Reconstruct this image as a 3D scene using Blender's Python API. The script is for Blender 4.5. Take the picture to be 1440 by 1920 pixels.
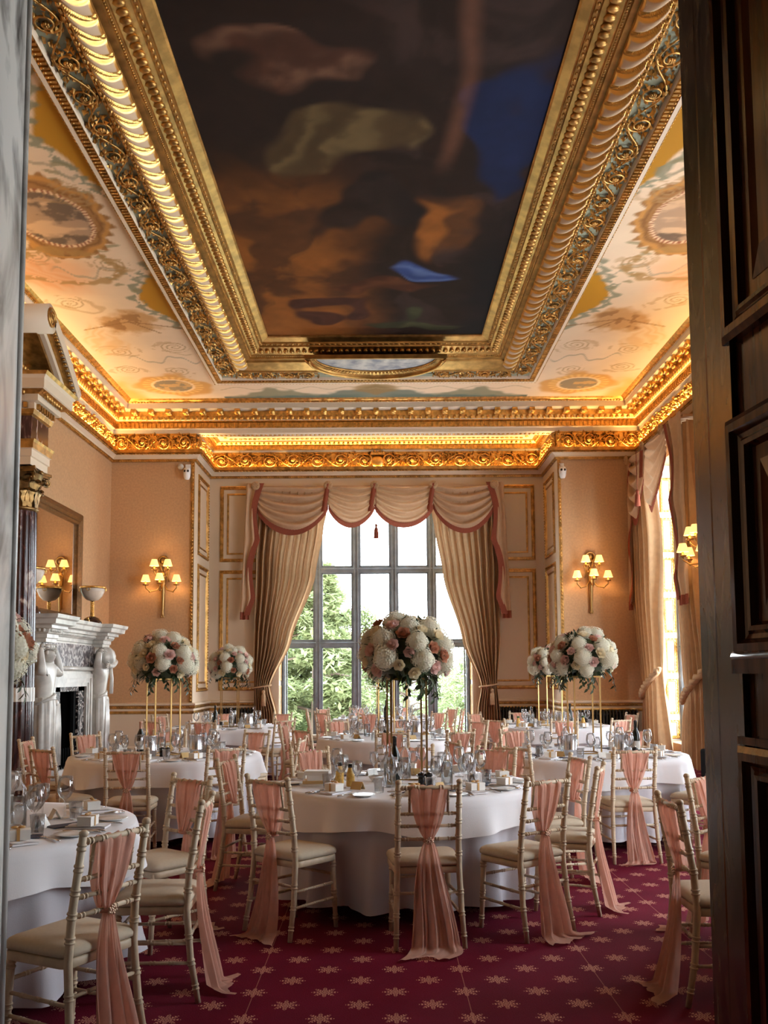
import bpy, math, random
import numpy as np
from mathutils import Vector, Matrix

PI = math.pi
for o in list(bpy.data.objects):
    bpy.data.objects.remove(o)
SC = bpy.context.scene
COL = SC.collection
random.seed(7)

# ------------------------------------------------------------------ camera
cd = bpy.data.cameras.new('camera')
cam = bpy.data.objects.new('camera', cd)
COL.objects.link(cam)
cd.sensor_fit = 'VERTICAL'
cd.sensor_height = 36.0
cd.sensor_width = 27.0
cd.lens = 1720.0 / 1920.0 * 36.0
cd.shift_x = (720.0 - 715.0) / 1920.0
cd.shift_y = (1119.0 - 960.0) / 1920.0
cd.clip_start = 0.05
cd.clip_end = 500
cam.matrix_world = Matrix.Translation((0, 0, 1.533)) @ Matrix.Rotation(PI / 2 + 0.085, 4, 'X') @ Matrix.Rotation(-0.0062, 4, 'Z')
SC.camera = cam

# ------------------------------------------------------------------ light and exposure
SC.view_settings.view_transform = 'Standard'
SC.view_settings.look = 'None'
SC.view_settings.gamma = 1.0
SC.view_settings.use_curve_mapping = False
SC.view_settings.exposure = 0.0
SKY = 21.0
COVE = 140.0          # watts per metre of cove strip
SHADE = 1.5
SCONCE_W = 4.5
cy_ = SC.cycles
cy_.use_denoising = True
cy_.max_bounces = 7
cy_.diffuse_bounces = 4
cy_.glossy_bounces = 3
cy_.transmission_bounces = 4
cy_.transparent_max_bounces = 16
cy_.sample_clamp_indirect = 6.0
cy_.sample_clamp_direct = 0.0
cy_.caustics_reflective = False
cy_.caustics_refractive = False
cy_.use_adaptive_sampling = True
cy_.adaptive_threshold = 0.02

W = bpy.data.worlds.new('sky')
SC.world = W
W.use_nodes = True
nt = W.node_tree
nt.nodes.clear()
wo = nt.nodes.new('ShaderNodeOutputWorld')
bg = nt.nodes.new('ShaderNodeBackground')
tc = nt.nodes.new('ShaderNodeTexCoord')
sx = nt.nodes.new('ShaderNodeSeparateXYZ')
rp = nt.nodes.new('ShaderNodeValToRGB')
rp.color_ramp.elements[0].position = 0.0
rp.color_ramp.elements[0].color = (0.9, 0.95, 1.0, 1)
rp.color_ramp.elements[1].position = 0.9
rp.color_ramp.elements[1].color = (0.62, 0.8, 1.0, 1)
nt.links.new(tc.outputs['Generated'], sx.inputs[0])
nt.links.new(sx.outputs['Z'], rp.inputs[0])
nt.links.new(rp.outputs[0], bg.inputs['Color'])
bg.inputs['Strength'].default_value = SKY
nt.links.new(bg.outputs[0], wo.inputs[0])


def light(name, typ, loc, energy, color=(1, 1, 1), rot=None, size=None, size_y=None, radius=None):
    ld = bpy.data.lights.new(name, typ)
    ld.energy = energy
    ld.color = color
    if typ == 'AREA':
        ld.shape = 'RECTANGLE'
        ld.size = size
        ld.size_y = size_y
    if radius is not None:
        ld.shadow_soft_size = radius
    o = bpy.data.objects.new(name, ld)
    COL.objects.link(o)
    o.location = loc
    if rot is not None:
        o.rotation_euler = rot
    return o


s_ = light('sun', 'SUN', (0, -20, 30), 2.0, (1, 0.95, 0.85), rot=(math.radians(48), 0, math.radians(-25)))
s_.data.angle = 0.02

# room numbers (metres)
WL, WR, WB, WF = -5.36, 5.20, 18.0, 3.30
BL, BR, WB2 = -3.70, 3.52, 19.6
CEIL = 6.93
WARM = (1.0, 0.62, 0.22)
# warm strips lying on the ledge of the wall crown, behind its lip
for nm, x, y, L, rz in (('cove_lamp', WL + 0.10, (WF + WB) / 2, WB - WF - 0.3, PI / 2), ('cove_lamp', WR - 0.10, (WF + WB) / 2, WB - WF - 0.3, PI / 2),
                        ('cove_lamp', (WL + BL) / 2 + 0.04, WB - 0.10, BL - WL - 0.1, 0), ('cove_lamp', (WR + BR) / 2 - 0.04, WB - 0.10, WR - BR - 0.1, 0),
                        ('cove_lamp', (BL + BR) / 2, WB2 - 0.10, BR - BL - 0.3, 0),
                        ('cove_lamp', BL + 0.10, (WB + WB2) / 2, 1.4, PI / 2), ('cove_lamp', BR - 0.10, (WB + WB2) / 2, 1.4, PI / 2)):
    light(nm, 'AREA', (x, y, 5.985), COVE * L / 10, WARM, rot=(PI, 0, rz), size=L, size_y=0.04)
# sky portals in the window openings
RWIN = ((14.7, 17.1), (9.4, 11.8), (4.3, 6.4))
def portal(loc, rot, sx_, sy_):
    o = light('window_portal', 'AREA', loc, 1.0, rot=rot, size=sx_, size_y=sy_)
    o.data.cycles.is_portal = True
portal((-0.13, 20.3, 3.0), (-PI / 2, 0, 0), 4.2, 5.0)
for a, b in RWIN:
    portal((5.85, (a + b) / 2, 2.9), (0, PI / 2, 0), 5.0, b - a)

# ------------------------------------------------------------------ materials
MATS = {}


def mat(name, col, rough=0.5, metal=0.0, noise=0.0, nscale=8.0, col2=None, bump=0.0, bscale=60.0, sheen=0.0, spec=0.5, emit=None, estr=0.0, trans=0.0, stretch=None, detail=4.0):
    m = bpy.data.materials.new(name)
    m.use_nodes = True
    n = m.node_tree
    p = n.nodes['Principled BSDF']
    p.inputs['Base Color'].default_value = (*col, 1)
    p.inputs['Roughness'].default_value = rough
    p.inputs['Metallic'].default_value = metal
    p.inputs['Specular IOR Level'].default_value = spec
    if sheen:
        p.inputs['Sheen Weight'].default_value = sheen
    if trans:
        p.inputs['Transmission Weight'].default_value = trans
    if emit:
        p.inputs['Emission Color'].default_value = (*emit, 1)
        p.inputs['Emission Strength'].default_value = estr
    if noise or bump:
        tcn = n.nodes.new('ShaderNodeTexCoord')
        src = tcn.outputs['Object']
        if stretch:
            mp = n.nodes.new('ShaderNodeMapping')
            mp.inputs['Scale'].default_value = stretch
            n.links.new(src, mp.inputs[0])
            src = mp.outputs[0]
    if noise:
        tx = n.nodes.new('ShaderNodeTexNoise')
        tx.inputs['Scale'].default_value = nscale
        tx.inputs['Detail'].default_value = detail
        n.links.new(src, tx.inputs['Vector'])
        r = n.nodes.new('ShaderNodeValToRGB')
        r.color_ramp.elements[0].position = 0.35
        r.color_ramp.elements[1].position = 0.65
        c2 = col2 or tuple(max(0, c * (1 - noise)) for c in col)
        r.color_ramp.elements[0].color = (*c2, 1)
        r.color_ramp.elements[1].color = (*col, 1)
        n.links.new(tx.outputs['Fac'], r.inputs[0])
        n.links.new(r.outputs[0], p.inputs['Base Color'])
    if bump:
        t2 = n.nodes.new('ShaderNodeTexNoise')
        t2.inputs['Scale'].default_value = bscale
        n.links.new(src, t2.inputs['Vector'])
        b = n.nodes.new('ShaderNodeBump')
        b.inputs['Strength'].default_value = bump
        b.inputs['Distance'].default_value = 0.02
        n.links.new(t2.outputs['Fac'], b.inputs['Height'])
        n.links.new(b.outputs[0], p.inputs['Normal'])
    MATS[name] = m
    return m


def attr_mat(name, rough=0.6, rough_metal=0.36):
    """base colour from a colour attribute; its alpha says where the surface is gilded"""
    m = bpy.data.materials.new(name)
    m.use_nodes = True
    n = m.node_tree
    p = n.nodes['Principled BSDF']
    a = n.nodes.new('ShaderNodeVertexColor')
    a.layer_name = 'Col'
    n.links.new(a.outputs['Color'], p.inputs['Base Color'])
    p.inputs['Specular IOR Level'].default_value = 0.25
    n.links.new(a.outputs['Alpha'], p.inputs['Metallic'])
    mr = n.nodes.new('ShaderNodeMapRange')
    mr.inputs['To Min'].default_value = rough
    mr.inputs['To Max'].default_value = rough_metal
    n.links.new(a.outputs['Alpha'], mr.inputs['Value'])
    n.links.new(mr.outputs[0], p.inputs['Roughness'])
    MATS[name] = m
    return m


def glass_mat(name, tint=(1, 1, 1), refl=1.0, rough=0.0, veil=0.0):
    """thin clear glass: transparent with a fresnel reflection"""
    m = bpy.data.materials.new(name)
    m.use_nodes = True
    n = m.node_tree
    n.nodes.clear()
    out = n.nodes.new('ShaderNodeOutputMaterial')
    tr = n.nodes.new('ShaderNodeBsdfTransparent')
    tr.inputs[0].default_value = (*tint, 1)
    gl = n.nodes.new('ShaderNodeBsdfGlossy')
    gl.inputs['Roughness'].default_value = rough
    lw = n.nodes.new('ShaderNodeLayerWeight')
    lw.inputs['Blend'].default_value = 0.35
    mu = n.nodes.new('ShaderNodeMath')
    mu.operation = 'MULTIPLY_ADD'
    mu.inputs[1].default_value = refl
    mu.inputs[2].default_value = veil
    mx = n.nodes.new('ShaderNodeMixShader')
    n.links.new(lw.outputs['Fresnel'], mu.inputs[0])
    n.links.new(mu.outputs[0], mx.inputs[0])
    n.links.new(tr.outputs[0], mx.inputs[1])
    n.links.new(gl.outputs[0], mx.inputs[2])
    n.links.new(mx.outputs[0], out.inputs[0])
    MATS[name] = m
    return m


def cloth_mat(name, col, see=0.0, transl=0.3, noise=0.1, nscale=30):
    """thin cloth: diffuse + translucent, partly see-through"""
    m = bpy.data.materials.new(name)
    m.use_nodes = True
    n = m.node_tree
    n.nodes.clear()
    out = n.nodes.new('ShaderNodeOutputMaterial')
    tcn = n.nodes.new('ShaderNodeTexCoord')
    tx = n.nodes.new('ShaderNodeTexNoise')
    tx.inputs['Scale'].default_value = nscale
    n.links.new(tcn.outputs['Object'], tx.inputs['Vector'])
    r = n.nodes.new('ShaderNodeValToRGB')
    r.color_ramp.elements[0].position = 0.3
    r.color_ramp.elements[1].position = 0.7
    r.color_ramp.elements[0].color = (*[c * (1 - noise) for c in col], 1)
    r.color_ramp.elements[1].color = (*col, 1)
    n.links.new(tx.outputs['Fac'], r.inputs[0])
    d = n.nodes.new('ShaderNodeBsdfDiffuse')
    t = n.nodes.new('ShaderNodeBsdfTranslucent')
    n.links.new(r.outputs[0], d.inputs[0])
    n.links.new(r.outputs[0], t.inputs[0])
    mx = n.nodes.new('ShaderNodeMixShader')
    mx.inputs[0].default_value = transl
    n.links.new(d.outputs[0], mx.inputs[1])
    n.links.new(t.outputs[0], mx.inputs[2])
    last = mx
    if see:
        tr = n.nodes.new('ShaderNodeBsdfTransparent')
        m2 = n.nodes.new('ShaderNodeMixShader')
        m2.inputs[0].default_value = see
        n.links.new(mx.outputs[0], m2.inputs[1])
        n.links.new(tr.outputs[0], m2.inputs[2])
        last = m2
    n.links.new(last.outputs[0], out.inputs[0])
    MATS[name] = m
    return m


def marble_mat(name, base, vein, scale=3.0, dist=1.5, lo=0.42, hi=0.6, rough=0.2, stretch=(1, 1, 1), third=None):
    m = bpy.data.materials.new(name)
    m.use_nodes = True
    n = m.node_tree
    p = n.nodes['Principled BSDF']
    p.inputs['Roughness'].default_value = rough
    tcn = n.nodes.new('ShaderNodeTexCoord')
    mp = n.nodes.new('ShaderNodeMapping')
    mp.inputs['Scale'].default_value = stretch
    n.links.new(tcn.outputs['Object'], mp.inputs[0])
    tx = n.nodes.new('ShaderNodeTexNoise')
    tx.inputs['Scale'].default_value = scale
    tx.inputs['Detail'].default_value = 7
    tx.inputs['Distortion'].default_value = dist
    n.links.new(mp.outputs[0], tx.inputs['Vector'])
    r = n.nodes.new('ShaderNodeValToRGB')
    e = r.color_ramp.elements
    e[0].position = lo
    e[0].color = (*vein, 1)
    e[1].position = hi
    e[1].color = (*base, 1)
    if third:
        k = e.new((lo + hi) / 2)
        k.color = (*third, 1)
    n.links.new(tx.outputs['Fac'], r.inputs[0])
    n.links.new(r.outputs[0], p.inputs['Base Color'])
    MATS[name] = m
    return m


def S(r, g, b):
    """sRGB 0-255 to linear"""
    return tuple(((c / 255 + 0.055) / 1.055) ** 2.4 if c > 10 else c / 255 / 12.92 for c in (r, g, b))


GOLD = mat('gold_leaf', (0.93, 0.54, 0.16), 0.36, 1.0, noise=0.45, nscale=14)
GOLD2 = mat('gold_dull', (0.66, 0.38, 0.12), 0.42, 1.0, noise=0.5, nscale=10)
GOLD3 = mat('border_gold', (0.60, 0.35, 0.11), 0.4, 1.0, noise=0.4, nscale=7)
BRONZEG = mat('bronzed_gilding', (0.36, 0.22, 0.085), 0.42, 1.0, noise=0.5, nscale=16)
BRASS = mat('brass', (0.46, 0.29, 0.11), 0.38, 1.0)
CREAM = mat('cream_paint', S(226, 205, 178), 0.55)
PAPER = mat('peach_wallpaper', S(202, 160, 118), 0.85, noise=0.14, nscale=26, bump=0.15, bscale=120, detail=8)
PANELP = mat('panel_paint', S(214, 192, 164), 0.6)
GREEN = mat('frieze_green', S(142, 144, 120), 0.7)
WOOD = mat('dark_wood', S(104, 60, 30), 0.14, noise=0.55, nscale=3.0, stretch=(6, 6, 0.5), detail=7)
BLACKM = mat('black_iron', (0.012, 0.012, 0.013), 0.45)
DARK = mat('dark_plaster', (0.08, 0.06, 0.045), 0.9)
SLAB = mat('grey_slab', (0.3, 0.3, 0.3), 0.9)
STONE = mat('window_stone', S(138, 144, 148), 0.6, noise=0.25, nscale=6)
STEELF = mat('window_metal', S(118, 124, 128), 0.45)
MARBW = marble_mat('white_marble', S(225, 220, 210), S(185, 180, 172), 2.5, 1.0, 0.35, 0.6, 0.32)
MARBJ = marble_mat('jamb_marble', S(205, 200, 192), S(84, 80, 76), 2.2, 2.2, 0.38, 0.56, 0.15, (1, 1, 0.35))
MARBB = marble_mat('brown_marble', S(104, 89, 69), S(40, 33, 27), 9.0, 1.2, 0.42, 0.62, 0.2, (1, 1, 0.3))
MARBR = marble_mat('purple_marble', S(176, 158, 146), S(46, 22, 24), 7.0, 1.2, 0.5, 0.66, 0.18, (1, 1, 0.3), S(78, 42, 42))
MARBG = marble_mat('grey_marble', S(200, 192, 188), S(86, 78, 80), 14.0, 0.8, 0.45, 0.6, 0.25)
MARBK = marble_mat('black_marble', S(190, 180, 172), S(22, 18, 20), 8.0, 2.0, 0.5, 0.62, 0.2)
LIME = mat('limewashed_wood', S(212, 188, 156), 0.5, noise=0.16, nscale=22)
CUSH = mat('cushion_cloth', S(202, 183, 157), 0.9, noise=0.06, nscale=60)
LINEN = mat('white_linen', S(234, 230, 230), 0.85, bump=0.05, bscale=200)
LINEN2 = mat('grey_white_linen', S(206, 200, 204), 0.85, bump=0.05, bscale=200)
SASH = cloth_mat('peach_chiffon', S(240, 190, 168), 0.07, 0.45, 0.12, 20)
DRAPE = cloth_mat('curtain_velvet', S(196, 160, 122), 0.0, 0.12, 0.12, 12)
SWAGM = cloth_mat('pelmet_cloth', S(200, 166, 134), 0.0, 0.12, 0.08, 12)
TRIMC = cloth_mat('pelmet_trim', S(150, 84, 66), 0.0, 0.1, 0.2, 60)
CORD = cloth_mat('cord', S(200, 165, 128), 0.0, 0.0, 0.3, 80)
GLASS = glass_mat('clear_glass', (0.985, 0.988, 0.988), 0.6, 0.03, 0.025)
PANE = glass_mat('window_glass', (0.97, 0.985, 0.98), 0.5, 0.0, 0.0)
WATER = glass_mat('water_glass', (0.86, 0.89, 0.90), 0.6, 0.05, 0.08)
STEEL = mat('brushed_steel', (0.62, 0.62, 0.64), 0.25, 1.0)
SILVER = mat('cutlery_steel', (0.7, 0.7, 0.72), 0.18, 1.0)
CHINA = mat('white_china', (0.8, 0.79, 0.76), 0.2)
CARDW = mat('white_card', S(240, 236, 228), 0.7)
CARDG = mat('kraft_card', S(206, 170, 112), 0.7)
NAVY = mat('navy_card', S(42, 44, 66), 0.6)
RIBB = mat('gold_ribbon', S(198, 152, 92), 0.4)
BOTTLE = mat('dark_bottle', (0.006, 0.009, 0.006), 0.08)
LABELM = mat('bottle_label', S(206, 200, 190), 0.6)
FOIL = mat('pink_foil', S(206, 160, 138), 0.35, 0.6)
SAUCE = mat('mustard_sauce', S(222, 180, 90), 0.3, noise=0.3, nscale=40, col2=S(196, 150, 66))
MILLW = mat('black_mill', (0.012, 0.01, 0.01), 0.25)
WHITEP = mat('white_plastic', (0.8, 0.8, 0.78), 0.4)
BLACKG = mat('black_gloss', (0.01, 0.01, 0.01), 0.1)
ALAB = mat('alabaster', S(235, 215, 195), 0.3, noise=0.12, nscale=6)
BRONZE = mat('dark_dome', S(60, 34, 28), 0.2)
SHADEM = mat('lit_lampshade', S(240, 205, 140), 0.7, emit=(1.0, 0.62, 0.2), estr=SHADE)
HYD = cloth_mat('white_hydrangea', S(246, 241, 222), 0.0, 0.4, 0.12, 30)
ROSEW = cloth_mat('cream_rose', S(248, 235, 205), 0.0, 0.4, 0.06, 30)
ROSEP = cloth_mat('blush_rose', S(240, 206, 196), 0.0, 0.4, 0.06, 30)
ROSET = cloth_mat('tan_rose', S(206, 146, 116), 0.0, 0.4, 0.15, 30)
LEAF = mat('leaf_green', S(52, 70, 38), 0.45, noise=0.4, nscale=20)
BUDW = mat('white_bud', S(240, 236, 214), 0.7)
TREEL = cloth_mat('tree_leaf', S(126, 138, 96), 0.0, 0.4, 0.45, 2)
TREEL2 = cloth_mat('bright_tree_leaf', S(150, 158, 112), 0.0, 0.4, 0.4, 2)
BARK = mat('bark', S(92, 76, 62), 0.9)
LAWN = mat('lawn', S(150, 150, 128), 0.95, noise=0.2, nscale=0.5)
FRESCO = attr_mat('ceiling_fresco', 0.8)
CANVAS = attr_mat('painted_canvas', 0.9)
GILDED = attr_mat('gilded_white', 0.5, 0.34)
MIRROR = mat('mirror_glass', (0.92, 0.9, 0.84), 0.015, 1.0)
OLDGOLD = mat('old_frame', S(120, 84, 46), 0.45, 0.6, noise=0.35, nscale=20)

# ------------------------------------------------------------------ mesh helpers
class MB:
    """collects shapes into ONE mesh"""

    def __init__(self):
        self.v, self.f, self.m, self.s = [], [], [], []
        self.M = None

    def add(self, vs, fs, mi=0, sm=False):
        b = len(self.v)
        if self.M is not None:
            vs = [tuple(self.M @ Vector(p)) for p in vs]
        self.v.extend([tuple(map(float, p)) for p in vs])
        self.f.extend([tuple(i + b for i in q) for q in fs])
        self.m.extend([mi] * len(fs))
        self.s.extend([sm] * len(fs))
        return self

    def box(self, c, s, mi=0, rz=0.0):
        x, y, z = s[0] / 2, s[1] / 2, s[2] / 2
        ca, sa = math.cos(rz), math.sin(rz)
        vs = []
        for dz in (-z, z):
            for dx, dy in ((-x, -y), (x, -y), (x, y), (-x, y)):
                vs.append((c[0] + dx * ca - dy * sa, c[1] + dx * sa + dy * ca, c[2] + dz))
        return self.add(vs, [(3, 2, 1, 0), (4, 5, 6, 7), (0, 1, 5, 4), (1, 2, 6, 5), (2, 3, 7, 6), (3, 0, 4, 7)], mi)

    def bb(self, x0, x1, y0, y1, z0, z1, mi=0):
        return self.box(((x0 + x1) / 2, (y0 + y1) / 2, (z0 + z1) / 2), (abs(x1 - x0), abs(y1 - y0), abs(z1 - z0)), mi)

    def tube(self, pts, r, n=8, mi=0, closed=False, sm=True):
        P = [Vector(p) for p in pts]
        k = len(P)
        R = list(r) if hasattr(r, '__len__') else [r] * k
        vs = []
        up = None
        for i in range(k):
            a = P[(i - 1) % k] if (i > 0 or closed) else P[i]
            b = P[(i + 1) % k] if (i < k - 1 or closed) else P[i]
            d = (b - a)
            d = d.normalized() if d.length > 1e-9 else Vector((0, 0, 1))
            if up is None:
                up = Vector((0, 0, 1)) if abs(d.z) < 0.9 else Vector((0, 1, 0))
            side = d.cross(up)
            if side.length < 1e-6:
                side = d.cross(Vector((1, 0, 0)))
            side.normalize()
            up = side.cross(d).normalized()
            for j in range(n):
                t = 2 * PI * j / n
                vs.append(P[i] + (side * math.cos(t) + up * math.sin(t)) * R[i])
        fs = []
        for i in range(k if closed else k - 1):
            i2 = (i + 1) % k
            for j in range(n):
                j2 = (j + 1) % n
                fs.append((i * n + j, i * n + j2, i2 * n + j2, i2 * n + j))
        if not closed:
            fs.append(tuple(range(n - 1, -1, -1)))
            fs.append(tuple((k - 1) * n + j for j in range(n)))
        return self.add(vs, fs, mi, sm)

    def lathe(self, prof, n=16, c=(0, 0, 0), mi=0, sm=True, sx=1.0, sy=1.0, fold=None, a0=0.0, a1=2 * PI):
        full = abs(a1 - a0 - 2 * PI) < 1e-6
        m = n if full else n + 1
        vs = []
        for (r, z) in prof:
            for j in range(m):
                t = a0 + (a1 - a0) * j / n
                rr = r if fold is None else fold(r, z, t)
                vs.append((c[0] + rr * math.cos(t) * sx, c[1] + rr * math.sin(t) * sy, c[2] + z))
        fs = []
        for i in range(len(prof) - 1):
            for j in range(n):
                j2 = (j + 1) % m
                fs.append((i * m + j, i * m + j2, (i + 1) * m + j2, (i + 1) * m + j))
        return self.add(vs, fs, mi, sm)

    def ball(self, c, r, n=10, k=6, mi=0, sm=True):
        r = r if hasattr(r, '__len__') else (r, r, r)
        vs = [(c[0], c[1], c[2] - r[2])]
        for i in range(1, k):
            a = -PI / 2 + PI * i / k
            for j in range(n):
                t = 2 * PI * j / n
                vs.append((c[0] + r[0] * math.cos(a) * math.cos(t), c[1] + r[1] * math.cos(a) * math.sin(t), c[2] + r[2] * math.sin(a)))
        vs.append((c[0], c[1], c[2] + r[2]))
        fs = []
        for j in range(n):
            fs.append((0, 1 + (j + 1) % n, 1 + j))
        for i in range(k - 2):
            for j in range(n):
                a = 1 + i * n
                fs.append((a + j, a + (j + 1) % n, a + n + (j + 1) % n, a + n + j))
        e = len(vs) - 1
        a = 1 + (k - 2) * n
        for j in range(n):
            fs.append((a + j, a + (j + 1) % n, e))
        return self.add(vs, fs, mi, sm)

    def grid(self, fn, nu, nv, mi=0, sm=True, cu=False):
        m = nu if cu else nu + 1
        vs = [fn(i / nu, j / nv) for j in range(nv + 1) for i in range(m)]
        fs = []
        for j in range(nv):
            for i in range(nu):
                i2 = (i + 1) % m
                fs.append((j * m + i, j * m + i2, (j + 1) * m + i2, (j + 1) * m + i))
        return self.add(vs, fs, mi, sm)

    def sweep(self, prof, path, closed=False, mis=None, sm=False):
        """profile (p, z) carried along a plan path; p is measured to the right of the way, corners mitred"""
        k = len(path)
        off = []
        for i in range(k):
            ds = []
            if closed or i > 0:
                a, b = path[(i - 1) % k], path[i]
                ds.append((b[0] - a[0], b[1] - a[1]))
            if closed or i < k - 1:
                a, b = path[i], path[(i + 1) % k]
                ds.append((b[0] - a[0], b[1] - a[1]))
            ns = []
            for dx, dy in ds:
                L = math.hypot(dx, dy)
                ns.append((dy / L, -dx / L))
            if len(ns) == 1:
                off.append(ns[0])
            else:
                sx_, sy_ = ns[0][0] + ns[1][0], ns[0][1] + ns[1][1]
                q = 1 + ns[0][0] * ns[1][0] + ns[0][1] * ns[1][1]
                off.append((sx_ / q, sy_ / q))
        np_ = len(prof)
        vs = [(path[i][0] + off[i][0] * p, path[i][1] + off[i][1] * p, z) for i in range(k) for p, z in prof]
        for j in range(np_ - 1):
            fs = []
            for i in range(k if closed else k - 1):
                i2 = (i + 1) % k
                fs.append((i * np_ + j, i * np_ + j + 1, i2 * np_ + j + 1, i2 * np_ + j))
            # vertices are shared per strip so that mouldings stay crisp
            use = sorted({x for q in fs for x in q})
            mp = {x: n for n, x in enumerate(use)}
            self.add([vs[x] for x in use], [tuple(mp[x] for x in q) for q in fs], mis[j] if mis else 0, sm)
        return self

    def mesh(self, name, mats):
        me = bpy.data.meshes.new(name)
        me.from_pydata(self.v, [], self.f)
        for m in (mats if isinstance(mats, (list, tuple)) else [mats]):
            me.materials.append(m)
        me.polygons.foreach_set('material_index', self.m)
        me.polygons.foreach_set('use_smooth', self.s)
        me.update()
        return me


def tag(o, label=None, cat=None, group=None, kind=None):
    if label: o['label'] = label
    if cat: o['category'] = cat
    if group: o['group'] = group
    if kind: o['kind'] = kind
    return o


def put(name, me, parent=None, loc=(0, 0, 0), rz=0.0, **k):
    o = bpy.data.objects.new(name, me)
    COL.objects.link(o)
    if parent: o.parent = parent
    o.location = loc
    if rz: o.rotation_euler = (0, 0, rz)
    return tag(o, **k)


def obj(name, mb, mats, parent=None, loc=(0, 0, 0), rz=0.0, bevel=0.0, **k):
    o = put(name, mb.mesh(name, mats), parent, loc, rz, **k)
    if bevel:
        b = o.modifiers.new('bevel', 'BEVEL')
        b.width = bevel
        b.segments = 2
        b.limit_method = 'ANGLE'
    return o


def empty(name, loc, rz=0.0, **k):
    o = bpy.data.objects.new(name, None)
    COL.objects.link(o)
    o.empty_display_size = 0.1
    o.location = loc
    o.rotation_euler = (0, 0, rz)
    return tag(o, **k)


KIDS = {}


def kids(o):
    if o.name not in KIDS:
        KIDS[o.name] = [c for c in bpy.data.objects if c.parent == o]
    return KIDS[o.name]


def clone(o, parent=None, loc=None, rz=None):
    c = o.copy()
    COL.objects.link(c)
    c.parent = parent
    if loc is not None: c.location = loc
    if rz is not None: c.rotation_euler = (0, 0, rz)
    for ch in kids(o):
        clone(ch, c)
    return c


def colgrid(name, P, C, mt, kind=None, parent=None, smooth=True):
    """grid mesh (nu, nv, 3) with a colour per vertex (nu, nv, 4)"""
    return colmesh(name, [(P, C)], mt, kind, parent, smooth)


def colmesh(name, PCs, mt, kind=None, parent=None, smooth=True):
    V, F, CC = [], [], []
    b = 0
    for P, C in PCs:
        nu, nv = P.shape[:2]
        V.append(P.reshape(-1, 3))
        CC.append(C.reshape(-1, 4))
        idx = np.arange(nu * nv).reshape(nu, nv) + b
        F.append(np.stack([idx[:-1, :-1], idx[1:, :-1], idx[1:, 1:], idx[:-1, 1:]], -1).reshape(-1, 4))
        b += nu * nv
    V = np.concatenate(V); F = np.concatenate(F); CC = np.concatenate(CC)
    me = bpy.data.meshes.new(name)
    me.vertices.add(len(V))
    me.vertices.foreach_set('co', V.astype('f').ravel())
    me.loops.add(F.size)
    me.loops.foreach_set('vertex_index', F.astype('i').ravel())
    me.polygons.add(len(F))
    me.polygons.foreach_set('loop_start', np.arange(0, F.size, 4, dtype='i'))
    me.polygons.foreach_set('loop_total', np.full(len(F), 4, dtype='i'))
    me.polygons.foreach_set('use_smooth', np.full(len(F), smooth))
    me.update(calc_edges=True)
    a = me.color_attributes.new('Col', 'FLOAT_COLOR', 'POINT')
    a.data.foreach_set('color', CC.astype('f').ravel())
    me.materials.append(mt)
    o = bpy.data.objects.new(name, me)
    COL.objects.link(o)
    if parent: o.parent = parent
    return tag(o, kind=kind)


# value noise in numpy (for painted decoration)
_rng = np.random.RandomState(3)
_T = _rng.rand(256, 256)


def vnoise(x, y):
    xi, yi = np.floor(x).astype(int), np.floor(y).astype(int)
    fx, fy = x - xi, y - yi
    fx, fy = fx * fx * (3 - 2 * fx), fy * fy * (3 - 2 * fy)
    g = lambda a, b: _T[a % 256, b % 256]
    return (g(xi, yi) * (1 - fx) + g(xi + 1, yi) * fx) * (1 - fy) + (g(xi, yi + 1) * (1 - fx) + g(xi + 1, yi + 1) * fx) * fy


def fbm(x, y, o=5):
    s, a, t = 0, 0.5, 0
    for i in range(o):
        s = s + a * vnoise(x * 2 ** i + 17 * i, y * 2 ** i + 31 * i)
        t += a
        a *= 0.5
    return s / t


def sstep(a, b, x):
    t = np.clip((x - a) / (b - a), 0, 1)
    return t * t * (3 - 2 * t)


def mixc(C, col, m):
    m = np.clip(m, 0, 1)[..., None]
    C[..., :3] = C[..., :3] * (1 - m) + np.array(col) * m
    return C

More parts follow.
